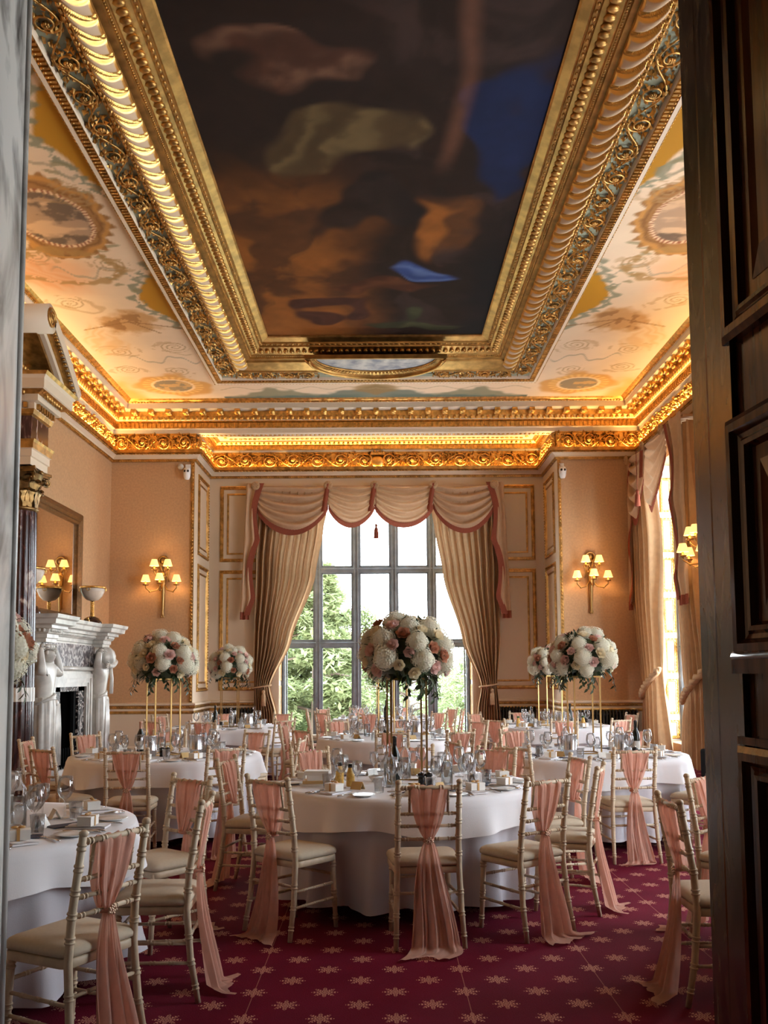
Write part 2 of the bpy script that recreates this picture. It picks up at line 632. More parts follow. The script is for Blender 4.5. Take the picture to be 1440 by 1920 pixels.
# ------------------------------------------------------------------ carpet
def carpet_material():
    m = bpy.data.materials.new('burgundy_carpet')
    m.use_nodes = True
    n = m.node_tree
    L = n.links.new
    p = n.nodes['Principled BSDF']
    p.inputs['Roughness'].default_value = 0.95
    p.inputs['Specular IOR Level'].default_value = 0.1
    p.inputs['Sheen Weight'].default_value = 0.0
    tcn = n.nodes.new('ShaderNodeTexCoord')
    sp = n.nodes.new('ShaderNodeSeparateXYZ')
    L(tcn.outputs['Object'], sp.inputs[0])

    def mth(op, a, b=None, c=None):
        k = n.nodes.new('ShaderNodeMath')
        k.operation = op
        for i, q in enumerate((a, b, c)):
            if q is None: continue
            if isinstance(q, (int, float)): k.inputs[i].default_value = q
            else: L(q, k.inputs[i])
        return k.outputs[0]
    A = 0.3435
    masks = []
    for ox, oy in ((1.087, 4.599), (1.087 + A / 2, 4.599 + A / 2)):
        gx = mth('MULTIPLY', mth('SUBTRACT', mth('FRACT', mth('ADD', mth('DIVIDE', mth('SUBTRACT', sp.outputs['X'], ox), A), 100.5)), 0.5), A)
        gy = mth('MULTIPLY', mth('SUBTRACT', mth('FRACT', mth('ADD', mth('DIVIDE', mth('SUBTRACT', sp.outputs['Y'], oy), A), 100.5)), 0.5), A)
        r = mth('SQRT', mth('ADD', mth('MULTIPLY', gx, gx), mth('MULTIPLY', gy, gy)))
        th = mth('ARCTAN2', gy, gx)
        pet = mth('ABSOLUTE', mth('COSINE', mth('MULTIPLY', th, 4.0)))
        rad = mth('ADD', mth('MULTIPLY', mth('POWER', pet, 1.4), 0.042), 0.024)
        inside = mth('LESS_THAN', r, rad)
        vein = mth('GREATER_THAN', mth('SINE', mth('ADD', mth('MULTIPLY', r, 380.0), mth('MULTIPLY', mth('COSINE', mth('MULTIPLY', th, 8.0)), 2.2))), -0.1)
        core = mth('GREATER_THAN', mth('ABSOLUTE', mth('SINE', mth('MULTIPLY', th, 8.0))), 0.18)
        masks.append(mth('MULTIPLY', inside, mth('MULTIPLY', vein, core)))
    mk = mth('MAXIMUM', masks[0], masks[1])
    for sx_ in (1.087, 0.40, -0.63, 1.77):
        ln = mth('LESS_THAN', mth('ABSOLUTE', mth('SUBTRACT', sp.outputs['X'], sx_)), 0.0022)
        mk = mth('MAXIMUM', mk, mth('MULTIPLY', ln, 0.35))
    fz = n.nodes.new('ShaderNodeTexNoise')
    fz.inputs['Scale'].default_value = 160
    L(tcn.outputs['Object'], fz.inputs['Vector'])
    big = n.nodes.new('ShaderNodeTexNoise')
    big.inputs['Scale'].default_value = 3
    L(tcn.outputs['Object'], big.inputs['Vector'])
    base = n.nodes.new('ShaderNodeValToRGB')
    base.color_ramp.elements[0].position = 0.3
    base.color_ramp.elements[1].position = 0.75
    base.color_ramp.elements[0].color = (*S(88, 12, 30), 1)
    base.color_ramp.elements[1].color = (*S(116, 22, 46), 1)
    L(mth('ADD', mth('MULTIPLY', fz.outputs['Fac'], 0.6), mth('MULTIPLY', big.outputs['Fac'], 0.4)), base.inputs[0])
    mx = n.nodes.new('ShaderNodeMixRGB')
    L(mth('MULTIPLY', mk, mth('ADD', mth('MULTIPLY', fz.outputs['Fac'], 0.8), 0.4)), mx.inputs[0])
    L(base.outputs[0], mx.inputs[1])
    mx.inputs[2].default_value = (*S(232, 168, 140), 1)
    L(mx.outputs[0], p.inputs['Base Color'])
    bp = n.nodes.new('ShaderNodeBump')
    bp.inputs['Strength'].default_value = 0.3
    bp.inputs['Distance'].default_value = 0.01
    L(fz.outputs['Fac'], bp.inputs['Height'])
    L(bp.outputs[0], p.inputs['Normal'])
    return m


b = MB()
b.bb(-6.0, 6.0, -2.5, 20.2, -0.3, 0.0)
obj('floor', b, carpet_material(), kind='structure')

# ------------------------------------------------------------------ walls
TOP = 7.7
b = MB()
b.bb(WL - 0.45, WL, WF - 0.35, WB, 0, TOP)
obj('wall_left', b, PAPER, kind='structure')

b = MB()
y0 = WF - 0.35
for a, c in RWIN[::-1] + ((WB, WB),):
    b.bb(WR, WR + 0.45, y0, a, 0, TOP)
    if c > a:
        b.bb(WR, WR + 0.45, a, c, 0, 0.30)
        b.bb(WR, WR + 0.45, a, c, 5.45, TOP)
    y0 = c
obj('wall_right', b, PAPER, kind='structure')

b = MB()
b.bb(WL - 0.45, BL - 0.004, WB, WB2 + 0.5, 0, TOP)
b.bb(BR + 0.004, WR + 0.45, WB, WB2 + 0.5, 0, TOP)
obj('wall_back', b, PAPER, kind='structure')
WX0, WX1, WZ0, WZ1 = -2.19, 1.93, 0.10, 5.47
b = MB()
b.bb(BL - 0.004, BL, WB, WB2, 0, 6.36)
b.bb(BR, BR + 0.004, WB, WB2, 0, 6.36)
b.bb(BL, WX0, WB2, WB2 + 0.5, 0, TOP)
b.bb(WX1, BR, WB2, WB2 + 0.5, 0, TOP)
b.bb(WX0, WX1, WB2, WB2 + 0.5, 0, WZ0)
b.bb(WX0, WX1, WB2, WB2 + 0.5, WZ1, TOP)
obj('wall_bay', b, PANELP, kind='structure')
b = MB()
b.bb(BL, BR, WB, WB + 0.25, 6.36, TOP)
b.bb(BL, BR, WB + 0.25, WB2, 6.56, TOP)
obj('ceiling_bay', b, CREAM, kind='structure')

# entrance wall with its doorway, and the dark lobby the picture is taken from
JL, JR = -1.335, 1.155
b = MB()
b.bb(WL - 0.45, JL - 0.30, WF - 0.35, WF, 0, TOP)
b.bb(JR + 0.30, WR + 0.45, WF - 0.35, WF, 0, TOP)
b.bb(JL - 0.30, JR + 0.30, WF - 0.35, WF, 4.55, TOP)
obj('wall_front', b, PAPER, kind='structure')
b = MB()
b.bb(-2.4, -2.2, -2.5, WF - 0.35, 0, 5.2)
b.bb(2.2, 2.4, -2.5, WF - 0.35, 0, 5.2)
b.bb(-2.4, 2.4, -2.7, -2.5, 0, 5.2)
b.bb(-2.4, 2.4, -2.7, WF - 0.35, 5.2, 5.4)
obj('wall_lobby', b, DARK, kind='structure')
b = MB()
b.bb(WL - 0.5, WR + 0.5, WF - 0.4, WB2 + 0.5, 7.7, 7.9)
obj('ceiling_slab', b, SLAB, kind='structure')

# marble jambs: slab, roll mouldings on the room-side edge
def jamb(x, s, mt, name):
    b = MB()
    b.bb(x, x - s * 0.30, WF - 0.35, WF + 0.02, 0, 4.5)
    if s > 0:
        b.tube([(x, WF + 0.005, 0), (x, WF + 0.005, 4.5)], 0.014, 10)
    obj(name, b, mt, kind='structure')
jamb(JL, -1 * -1, MARBJ, 'trim_1')
jamb(JR, -1, MARBB, 'trim_2')
b = MB()
b.bb(JL - 0.3, JR + 0.3, WF - 0.35, WF + 0.02, 4.22, 4.55)
obj('trim_3', b, MARBB, kind='structure')

# ------------------------------------------------------------------ wall mouldings
room = [(WL, WF), (WL, WB), (BL, WB), (BL, WB2), (BR, WB2), (BR, WB), (WR, WB), (WR, WF)]
hall = [(WL, WF), (WL, WB), (WR, WB), (WR, WF)]
bay = [(BL, WB + 0.25), (BL, WB2), (BR, WB2), (BR, WB + 0.25)]

# dado: lower lining and rail, broken at the low windows
left_path = [(WL, 16.05), (WL, WB), (BL, WB), (BL, WB2), (WX0 - 0.1, WB2)]
right_path = [(WX1 + 0.1, WB2), (BR, WB2), (BR, WB), (WR, WB), (WR, 17.2)]
fore_path = [(WL, WF), (WL, 9.0)]
b = MB()
DP = [(0.0, 0.0), (0.03, 0.0), (0.03, 0.16), (0.012, 0.18), (0.012, 0.80), (0.03, 0.81), (0.035, 0.84), (0.03, 0.86), (0.03, 0.90), (0.055, 0.915), (0.06, 0.945), (0.05, 0.96), (0.07, 0.975), (0.07, 1.0), (0.0, 1.02)]
DM = [0, 0, 0, 0, 1, 1, 1, 0, 1, 1, 1, 0, 0, 0]
for pth in (left_path, right_path, fore_path):
    b.sweep(DP, pth, False, DM)
for sgn, x0, x1, y in ((1, WL, BL, WB), (1, BL, WX0 - 0.3, WB2), (1, WX1 + 0.3, BR, WB2), (1, BR, WR, WB)):
    for i in range(int((x1 - x0) / 0.05)):
        b.ball((x0 + 0.025 + i * 0.05, y - 0.058, 0.932), (0.02, 0.012, 0.014), 6, 4, 1)
obj('trim_4', b, [CREAM, GOLD2], kind='structure')

# crown of the wall, with the ledge the cove lamps lie on
b = MB()
CP = [(0, 5.79), (0.03, 5.79), (0.035, 5.825), (0.05, 5.84), (0.06, 5.87), (0.10, 5.90), (0.125, 5.915), (0.125, 5.935), (0.165, 5.945), (0.17, 6.012), (0.155, 6.012), (0.15, 5.965), (0.0, 5.965)]
b.sweep(CP, room, False, [1, 1, 1, 0, 0, 0, 1, 1, 1, 1, 1, 1])
def along(path, step, p, fn, trim=0.05):
    """calls fn(x, y, nx, ny) at even steps along a plan path, p inside it"""
    for i in range(len(path) - 1):
        (xa, ya), (xb, yb) = path[i], path[i + 1]
        L = math.hypot(xb - xa, yb - ya)
        dx, dy = (xb - xa) / L, (yb - ya) / L
        nx, ny = dy, -dx
        cut0 = cut1 = 0.0
        if i > 0:
            pa = path[i - 1]
            cr = (xa - pa[0]) * dy - (ya - pa[1]) * dx
            cut0 = p if cr < 0 else -p
        if i < len(path) - 2:
            pc = path[i + 2]
            cr = dx * (pc[1] - yb) - dy * (pc[0] - xb)
            cut1 = p if cr < 0 else -p
        n = max(1, int((L - cut0 - cut1 - 2 * trim) / step))
        st = (L - cut0 - cut1 - 2 * trim) / n
        for k in range(n):
            t = cut0 + trim + (k + 0.5) * st
            fn(xa + dx * t + nx * p, ya + dy * t + ny * p, nx, ny)
vis = [(WL, 8.0), (WL, WB), (BL, WB), (BL, WB2), (BR, WB2), (BR, WB), (WR, WB), (WR, 13.0)]
vish = [(WL, 8.0), (WL, WB), (WR, WB), (WR, 12.5)]
def bead(z, r, mi=1):
    return lambda x, y, nx, ny: b.ball((x, y, z), r, 6, 4, mi)
along(vis, 0.07, 0.13, bead(5.925, (0.026, 0.026, 0.016)))
along(vis, 0.05, 0.035, bead(5.81, (0.018, 0.018, 0.010)))
obj('trim_5', b, [CREAM, GOLD2], kind='structure')

# gilded relief frieze standing on the ledge
def leaf3(mb, p, ang, L, w, h, mi=0):
    """a little raised leaf lying in the x-y plane"""
    c, s_ = math.cos(ang), math.sin(ang)
    q = lambda a, d, z: (p[0] + a * c - d * s_, p[1] + a * s_ + d * c, p[2] + z)
    mb.add([q(0, 0, 0), q(L * .45, w, 0), q(L, 0, h * .5), q(L * .45, -w, 0), q(L * .45, 0, h)], [(0, 3, 4), (3, 2, 4), (2, 1, 4), (1, 0, 4)], mi, False)


def scroll_unit(L, h, d, seed, leaves=46):
    rnd = random.Random(seed)
    mb = MB()
    stem = [(L * i / 24, 0.36 * h * math.sin(2 * PI * i / 24), d * 0.45) for i in range(25)]
    mb.tube(stem, [0.03 * h + 0.015 * h * math.sin(PI * i / 24) for i in range(25)], 6)
    for k in (0, 1):
        sg = 1 if k == 0 else -1
        cx, cy = L * (0.25 + 0.5 * k), -sg * 0.02 * h
        pts, rr = [], []
        for i in range(30):
            t = i / 29
            a = sg * (PI * 0.55 - t * 3.3 * PI)
            r = h * (0.43 - 0.34 * t)
            pts.append((cx + r * math.cos(a) * 1.08, cy + r * math.sin(a), d * (0.4 + 0.5 * t)))
            rr.append(h * (0.05 - 0.025 * t))
        mb.tube(pts, rr, 6)
        for i in range(2, 26, 2):
            x, y, z = pts[i]
            a = math.atan2(y - cy, x - cx)
            leaf3(mb, (x, y, z * 0.5), a + rnd.uniform(-0.7, 0.7), h * rnd.uniform(0.14, 0.24), h * 0.06, d * 0.7)
        for i in range(6):
            a = i * PI / 3
            mb.ball((cx + 0.07 * h * math.cos(a), cy + 0.07 * h * math.sin(a), d * 0.8), (h * 0.055, h * 0.055, d * 0.35), 6, 4)
        mb.ball((cx, cy, d * 0.95), (h * 0.05, h * 0.05, d * 0.3), 6, 4)
    for i in range(leaves):
        x, y = rnd.uniform(0, L), rnd.uniform(-0.44, 0.44) * h
        leaf3(mb, (x, y, d * 0.1), rnd.uniform(0, 2 * PI), h * rnd.uniform(0.12, 0.26), h * rnd.uniform(0.03, 0.07), d * rnd.uniform(0.5, 1.0))
    return mb


b = MB()
b.sweep([(0.004, 5.96), (0.012, 6.36)], room, False)
b.sweep([(0.012, 5.965), (0.035, 5.97), (0.03, 6.0), (0.012, 6.01)], room, False)
b.sweep([(0.012, 6.335), (0.03, 6.34), (0.03, 6.36), (0, 6.36)], room, False)
frz = obj('trim_6', b, [GOLD], kind='structure')
UN = [scroll_unit(1.0, 0.36, 0.085, 11 + i, 130).mesh('frieze_scroll', GOLD) for i in range(3)]


def scrolls(parent, meshes, path, z, p, L0=1.0, scale=1.0):
    k = 0
    for i in range(len(path) - 1):
        (xa, ya), (xb, yb) = path[i], path[i + 1]
        Ls = math.hypot(xb - xa, yb - ya)
        dx, dy = (xb - xa) / Ls, (yb - ya) / Ls
        nx, ny = dy, -dx
        n = max(1, round(Ls / (L0 * scale)))
        for j in range(n):
            o = put('scroll_relief', meshes[k % len(meshes)], parent)
            k += 1
            st = Ls / n
            M = Matrix(((dx, 0, nx, xa + dx * st * j + nx * p), (dy, 0, ny, ya + dy * st * j + ny * p), (0, 1, 0, z), (0, 0, 0, 1)))
            # columns: unit x runs along the wall, unit y goes up, unit z comes out of it
            M = Matrix(((dx * st / L0, 0, nx, xa + dx * st * j + nx * p), (dy * st / L0, 0, ny, ya + dy * st * j + ny * p), (0, 1, 0, z), (0, 0, 0, 1)))
            o.matrix_world = M
scrolls(frz, UN, [(WL, 7.0), (WL, WB), (BL, WB), (BL, WB2), (BR, WB2), (BR, WB), (WR, WB), (WR, 12.0)], 6.165, 0.015)
# crowned shield over the bay window
b = MB()
b.ball((0, 0, 0), (0.15, 0.05, 0.13), 14, 8)
for i in range(5):
    b.ball((-0.12 + 0.06 * i, -0.02, 0.21 + 0.02 * (i % 2)), (0.018, 0.018, 0.03), 6, 4)
b.bb(-0.14, 0.14, -0.06, 0.02, 0.145, 0.185)
for s in (-1, 1):
    b.tube([(s * (0.16 + 0.03 * math.sin(i * 0.7)), -0.02, -0.14 + 0.03 * i) for i in range(10)], 0.022, 6)
obj('shield_relief', b, GOLD, frz, (-0.06, WB2 - 0.07, 6.13))

# main cornice
b = MB()
MP = [(0, 6.36), (0.04, 6.36), (0.04, 6.43), (0.08, 6.45), (0.08, 6.56), (0.13, 6.57), (0.13, 6.59), (0.16, 6.60), (0.195, 6.66), (0.20, 6.76), (0.40, 6.765), (0.40, 6.86), (0.42, 6.865), (0.43, 6.885), (0.45, 6.89), (0.47, 6.90), (0.51, 6.935), (0.53, 6.94), (0.53, 7.25)]
b.sweep(MP, hall, False, [1, 1, 1, 0, 0, 0, 1, 0, 0, 1, 1, 2, 0, 0, 0, 0, 0, 0])
along(vish, 0.085, 0.095, lambda x, y, nx, ny: b.box((x, y, 6.505), (0.045, 0.045, 0.09), 0))
along(vish, 0.11, 0.18, lambda x, y, nx, ny: b.ball((x, y, 6.625), (0.034, 0.034, 0.045), 6, 5, 0))
along(vish, 0.06, 0.425, lambda x, y, nx, ny: b.ball((x, y, 6.873), (0.02, 0.02, 0.012), 6, 4, 0))


def modillion(x, y, nx, ny):
    rz = math.atan2(ny, nx)
    b.box((x, y, 6.735), (0.17, 0.10, 0.05), 0, rz)
    cx, cy = x + nx * 0.06, y + ny * 0.06
    tx, ty = -ny, nx
    b.tube([(cx - tx * 0.055, cy - ty * 0.055, 6.70), (cx + tx * 0.055, cy + ty * 0.055, 6.70)], 0.04, 8, 0)
    cx, cy = x - nx * 0.05, y - ny * 0.05
    b.tube([(cx - tx * 0.05, cy - ty * 0.05, 6.695), (cx + tx * 0.05, cy + ty * 0.05, 6.695)], 0.03, 8, 0)
along(vish, 0.34, 0.29, modillion)
def rosettes(x, y, nx, ny):
    b.ball((x, y, 6.755), (0.05, 0.05, 0.02), 8, 4, 0)
along([(WL, 8.17), (WL, WB), (WR, WB), (WR, 12.67)], 0.34, 0.29, rosettes)
obj('trim_7', b, [GOLD, CREAM, CREAM], kind='structure')

# bay cornice and soffit mouldings
b = MB()
b.sweep([(0, 6.36), (0.05, 6.36), (0.05, 6.40), (0.10, 6.41), (0.10, 6.485), (0.16, 6.495), (0.22, 6.535), (0.26, 6.545), (0.26, 6.56)], bay, False, [1, 1, 0, 0, 0, 0, 0, 1])
along(bay, 0.085, 0.112, lambda x, y, nx, ny: b.box((x, y, 6.445), (0.045, 0.045, 0.07), 0))
along(bay, 0.10, 0.19, lambda x, y, nx, ny: b.ball((x, y, 6.51), (0.03, 0.03, 0.024), 6, 4, 0))
along(bay, 0.10, 0.42, lambda x, y, nx, ny: b.ball((x, y, 6.552), (0.04, 0.04, 0.02), 8, 4, 0))
b.bb(BL, BR, WB - 0.005, WB, 6.36, 6.40)
for i in range(int((BR - BL) / 0.09)):
    b.ball((BL + 0.05 + i * 0.09, WB + 0.125, 6.355), (0.035, 0.05, 0.012), 6, 4, 0)
obj('trim_8', b, [GOLD, CREAM], kind='structure')

# gilded panel frames of the bay
def frame_rect(mb, to, x0, x1, z0, z1, w=0.075, d=0.028, beads=True):
    """a moulded frame in a plane; to(x, z, out) maps to the room"""
    prof = [(0, 0), (0.0, d * 0.7), (w * 0.35, d), (w * 0.5, d * 0.55), (w * 0.8, d * 0.6), (w, 0)]
    cor = [(x0, z0, 1, 1), (x1, z0, -1, 1), (x1, z1, -1, -1), (x0, z1, 1, -1)]
    n = len(prof)
    vs = [to(cx + sx_ * p, cz + sz * p, o) for cx, cz, sx_, sz in cor for p, o in prof]
    for j in range(n - 1):
        fs = [(i * n + j, i * n + j + 1, ((i + 1) % 4) * n + j + 1, ((i + 1) % 4) * n + j) for i in range(4)]
        use = sorted({x for q in fs for x in q})
        mp = {x: k for k, x in enumerate(use)}
        mb.add([vs[x] for x in use], [tuple(mp[x] for x in q) for q in fs], 0, False)
    if beads:
        for (ax, az), (bx, bz) in (((x0, z0), (x1, z0)), ((x1, z0), (x1, z1)), ((x1, z1), (x0, z1)), ((x0, z1), (x0, z0))):
            L = math.hypot(bx - ax, bz - az)
            for k in range(int(L / 0.06)):
                t = (k + 0.5) * 0.06 / L
                x, z = ax + (bx - ax) * t, az + (bz - az) * t
                x += w * 0.35 * (1 if x < (x0 + x1) / 2 else -1) * (1 if abs(az - bz) > 1e-6 else 0)
                z += w * 0.35 * (1 if z < (z0 + z1) / 2 else -1) * (1 if abs(ax - bx) > 1e-6 else 0)
                mb.ball(to(x, z, d), (0.016, 0.016, 0.016), 5, 3, 0)


b = MB()
bk = lambda x, z, o: (x, WB2 - o, z)
rl = lambda x, z, o: (BL + o, x, z)
rr_ = lambda x, z, o: (BR - o, x, z)
for to, xa, xb in ((bk, -3.47, -2.45), (bk, 2.25, 3.32), (rl, 18.35, 19.42), (rr_, 18.35, 19.42)):
    for z0, z1 in ((3.97, 5.62), (1.22, 3.79)):
        frame_rect(b, to, xa, xb, z0, z1)
        frame_rect(b, to, xa + 0.15, xb - 0.15, z0 + 0.16, z1 - 0.16, 0.04, 0.016, False)
for x in (BL - 0.035, BR + 0.035):
    b.bb(x - 0.03, x + 0.03, WB - 0.025, WB, 1.02, 5.79)
    for k in range(68):
        b.ball((x, WB - 0.03, 1.06 + k * 0.07), (0.022, 0.016, 0.032), 6, 4)
obj('trim_9', b, [GOLD2], kind='structure')

# ------------------------------------------------------------------ ceiling: painted field round a raised gilded border
PX0, PX1, PY0, PY1, PZ = -1.88, 1.715, 5.3, 14.98, 7.22
BW = 1.16
FXL, FXR = PX0 - BW + 0.03, PX1 + BW - 0.03
FY1 = PY1 + BW * 1.3 - 0.03


def wob(X, Y, s, a):
    return X + a * (fbm(X * s, Y * s, 3) - 0.5), Y + a * (fbm(X * s + 40, Y * s + 70, 3) - 0.5)


def fresco(X, Y):
    """painted decoration of the flat ceiling; side = mirror about the middle of the room"""
    C = np.ones(X.shape + (4,))
    C[..., 3] = 0
    xm = np.abs(X + 0.08)               # distance from the long axis of the room
    n1 = fbm(X * 1.6, Y * 1.6)
    n2 = fbm(X * 7, Y * 7)
    C[..., :3] = np.array(S(232, 204, 172)) * (0.84 + 0.22 * n1[..., None])
    wx, wy = wob(xm, Y, 2.2, 0.5)
    # soft sky-blue and rosy washes near the wall
    mixc(C, S(196, 196, 176), 0.7 * sstep(4.1, 4.7, wx) * (n1 > 0.3))
    mixc(C, S(226, 170, 128), 0.7 * sstep(0.55, 0.0, np.hypot((wx - 4.35) / 0.8, (wy - 11.9) / 1.1) - 0.4))
    # ochre corners against the border, either side of the oval
    ed = xm - 2.95
    for yc, sg in ((8.75, 1), (12.75, -1)):
        t = (wy - yc)
        och = sstep(0.04, -0.02, ed - (0.42 - 0.36 * np.abs(t) / 0.9))
        mixc(C, S(182, 128, 30), och * sstep(0.95, 0.9, np.abs(t)))
        # grey-green acanthus edge
        e2 = np.abs(ed - (0.50 - 0.36 * np.abs(t) / 0.9) + 0.06 * np.sin(t * 22))
        mixc(C, S(126, 128, 104), 0.85 * sstep(0.09, 0.04, e2) * sstep(1.35, 1.2, np.abs(t)) * (n2 > 0.36))
    # acanthus sprays between
    for yc in (9.6, 10.5, 11.4, 12.2):
        for k in range(5):
            a = 0.5 * k - 1.0
            px, py = 3.05 + 0.55 * np.cos(a) * 0.8, yc + 0.35 * np.sin(a)
            d = np.hypot((wx - px) / 0.12, (wy - py) / 0.05)
            mixc(C, S(140, 130, 96), 0.75 * sstep(1.0, 0.6, d))
    # ribbons
    for yb, xb in ((9.35, 3.75), (11.9, 3.7), (15.3, 3.6)):
        r = np.abs((Y - yb) - 0.16 * np.sin((xm - xb) * 9) - 0.05 * np.sin((xm - xb) * 23))
        mixc(C, S(168, 152, 128), 0.8 * sstep(0.045, 0.02, r) * sstep(0.65, 0.5, np.abs(xm - xb)))
    # the oval picture in its painted brown frame
    d = np.hypot((xm - 3.80) / 0.42, (Y - 10.45) / 0.62)
    dw = np.hypot((wx - 3.80) / 0.42, (wy - 10.45) / 0.62)
    scal = 1.62 + 0.1 * np.sin(np.arctan2(Y - 10.45, (xm - 3.8) * 1.4) * 26)
    mixc(C, S(150, 100, 46), 0.92 * sstep(scal, scal - 0.12, dw))
    mixc(C, S(196, 140, 72), 0.8 * sstep(0.10, 0.04, np.abs(dw - 1.42)))
    mixc(C, S(122, 82, 40), 0.7 * sstep(0.06, 0.02, np.abs(dw - 1.25)) )
    mixc(C, S(226, 190, 150), sstep(1.16, 1.12, d))
    mixc(C, S(150, 92, 66), sstep(1.16, 1.12, d) * (np.sin(np.arctan2(Y - 10.45, xm - 3.8) * 60) > 0.2))
    mixc(C, S(172, 140, 112), sstep(1.04, 1.0, d))
    mixc(C, S(206, 168, 132), sstep(1.04, 1.0, d) * sstep(0.45, 0.6, fbm(X * 2.5, Y * 6)))
    mixc(C, S(112, 92, 76), sstep(1.04, 1.0, d) * sstep(0.55, 0.62, fbm(X * 3 + 9, Y * 3)))
    # heaps of ochre things (sheaves, nets, poles), painted without outline
    for yc, xc, sx_, sy_ in ((13.6, 3.75, 0.55, 0.75),):
        d = np.hypot((wx - xc) / sx_, (wy - yc) / sy_) + 0.5 * (n2 - 0.5)
        mixc(C, S(188, 140, 84), 0.85 * sstep(0.85, 0.5, d))
        mixc(C, S(140, 96, 54), 0.7 * sstep(0.6, 0.4, d) * (fbm(X * 9, Y * 3) > 0.52))
        for k, (a, L) in enumerate(((0.35, 0.9), (2.75, 0.85), (0.9, 0.6))):
            ux, uy = -math.cos(a), math.sin(a)
            al = (xm - xc) * ux + (Y - yc) * uy
            ac = -(xm - xc) * uy + (Y - yc) * ux
            mixc(C, S(146, 104, 62), 0.85 * sstep(0.022, 0.012, np.abs(ac)) * (al > 0) * (al < L))
    # thin arabesques and curling tendrils
    for xc, yc, r0, sg in ((3.35, 9.9, 0.26, 1), (4.25, 9.35, 0.24, -1), (4.35, 11.4, 0.24, 1), (3.45, 11.65, 0.24, -1), (3.3, 14.7, 0.26, 1), (4.25, 14.9, 0.22, -1), (4.4, 12.9, 0.22, 1), (3.5, 15.9, 0.22, -1), (4.35, 15.8, 0.24, 1)):
        dx_, dy_ = xm - xc, Y - yc
        d = np.hypot(dx_, dy_)
        an = sg * np.arctan2(dy_, dx_) / (2 * PI)
        sp_ = np.abs(((d / 0.085 - an) % 1) - 0.5) * 0.085
        mixc(C, S(166, 132, 88), 0.75 * sstep(0.018, 0.008, sp_) * sstep(r0, r0 - 0.04, d))
        mixc(C, S(176, 138, 92), 0.5 * sstep(0.30, 0.1, np.abs(np.hypot((wx - xc) / 1.3, (wy - yc)) - r0) * 6) * (n2 > 0.5))
    # rosy plumes by the wall and a shell edge to the oval
    pl_ = np.hypot((wx - 4.45) / 0.42, (wy - 12.0) / 0.7)
    mixc(C, S(218, 150, 104), 0.6 * sstep(1.0, 0.6, pl_) * (0.6 + 0.4 * np.sin(wx * 40 + wy * 18)))
    pl_ = np.hypot((wx - 4.4) / 0.35, (wy - 14.3) / 0.9)
    mixc(C, S(206, 160, 104), 0.55 * sstep(1.0, 0.6, pl_) * (0.6 + 0.4 * np.sin(wx * 36 - wy * 14)))
    # garlands
    g = np.hypot((wx - 4.05) / 0.8, (wy - 11.75) / 0.65)
    mixc(C, S(166, 128, 74), 0.8 * sstep(0.17, 0.07, np.abs(g - 0.9)) * (n2 > 0.38))
    # roundel in a shell frame in the far corners
    d = np.hypot((xm - 3.78) / 0.36, (Y - 16.72) / 0.34)
    a = np.arctan2(Y - 16.72, xm - 3.78)
    mixc(C, S(206, 150, 76), 0.9 * sstep(1.9, 1.5, np.hypot((wx - 3.78) / 0.4, (wy - 16.7) / 0.36)))
    mixc(C, S(232, 184, 110), sstep(1.6, 1.5, d) * (0.5 + 0.5 * np.sin(a * 24)))
    mixc(C, S(236, 204, 160), sstep(1.16, 1.1, d))
    mixc(C, S(150, 132, 106), sstep(1.0, 0.96, d))
    mixc(C, S(200, 160, 108), sstep(1.0, 0.96, d) * (fbm(X * 6, Y * 6, 3) > 0.55))
    mixc(C, S(222, 150, 64), 0.8 * sstep(4.3, 4.75, wx) * sstep(16.0, 16.8, wy))
    # middle of the far strip: green mound and grey-green foliage
    far = sstep(16.3, 16.6, Y) * (xm < 2.95)
    mixc(C, S(126, 124, 96), 0.85 * far * sstep(0.1, -0.05, (17.42 - wy) - 0.42 * np.clip(1 - np.abs(wx - 2.0) / 0.9, 0, 1)))
    mixc(C, S(88, 104, 92), 0.85 * far * sstep(0.1, -0.05, (17.42 - wy) - 0.6 * np.clip(1 - wx / 1.2, 0, 1)))
    mixc(C, S(150, 116, 66), 0.8 * far * sstep(0.35, 0.2, np.hypot((wx) / 1.5, (wy - 16.95) / 0.9)))
    mixc(C, S(168, 142, 106), 0.6 * far * sstep(0.03, 0.01, np.abs(Y - 16.9 - 0.08 * np.sin(xm * 9))))
    return C


def patch(x0, x1, y0, y1, z, st, fn):
    nx, ny = int((x1 - x0) / st) + 2, int((y1 - y0) / st) + 2
    X, Y = np.meshgrid(np.linspace(x0, x1, nx), np.linspace(y0, y1, ny), indexing='ij')
    P = np.stack([X, Y, np.full_like(X, z)], -1)
    return P[:, ::-1], fn(X, Y)[:, ::-1]


colmesh('ceiling', [patch(WL + 0.5, FXL, 7.5, 17.5, CEIL, 0.028, fresco), patch(FXR, WR - 0.5, 7.5, 17.5, CEIL, 0.028, fresco),
                    patch(FXL, FXR, FY1 - 0.05, 17.5, CEIL, 0.028, fresco),
                    patch(WL + 0.5, WR - 0.5, WF, 4.2, CEIL, 0.4, fresco), patch(WL + 0.5, FXL, 4.2, 7.5, CEIL, 0.1, fresco), patch(FXR, WR - 0.5, 4.2, 7.5, CEIL, 0.1, fresco)], FRESCO, kind='structure')


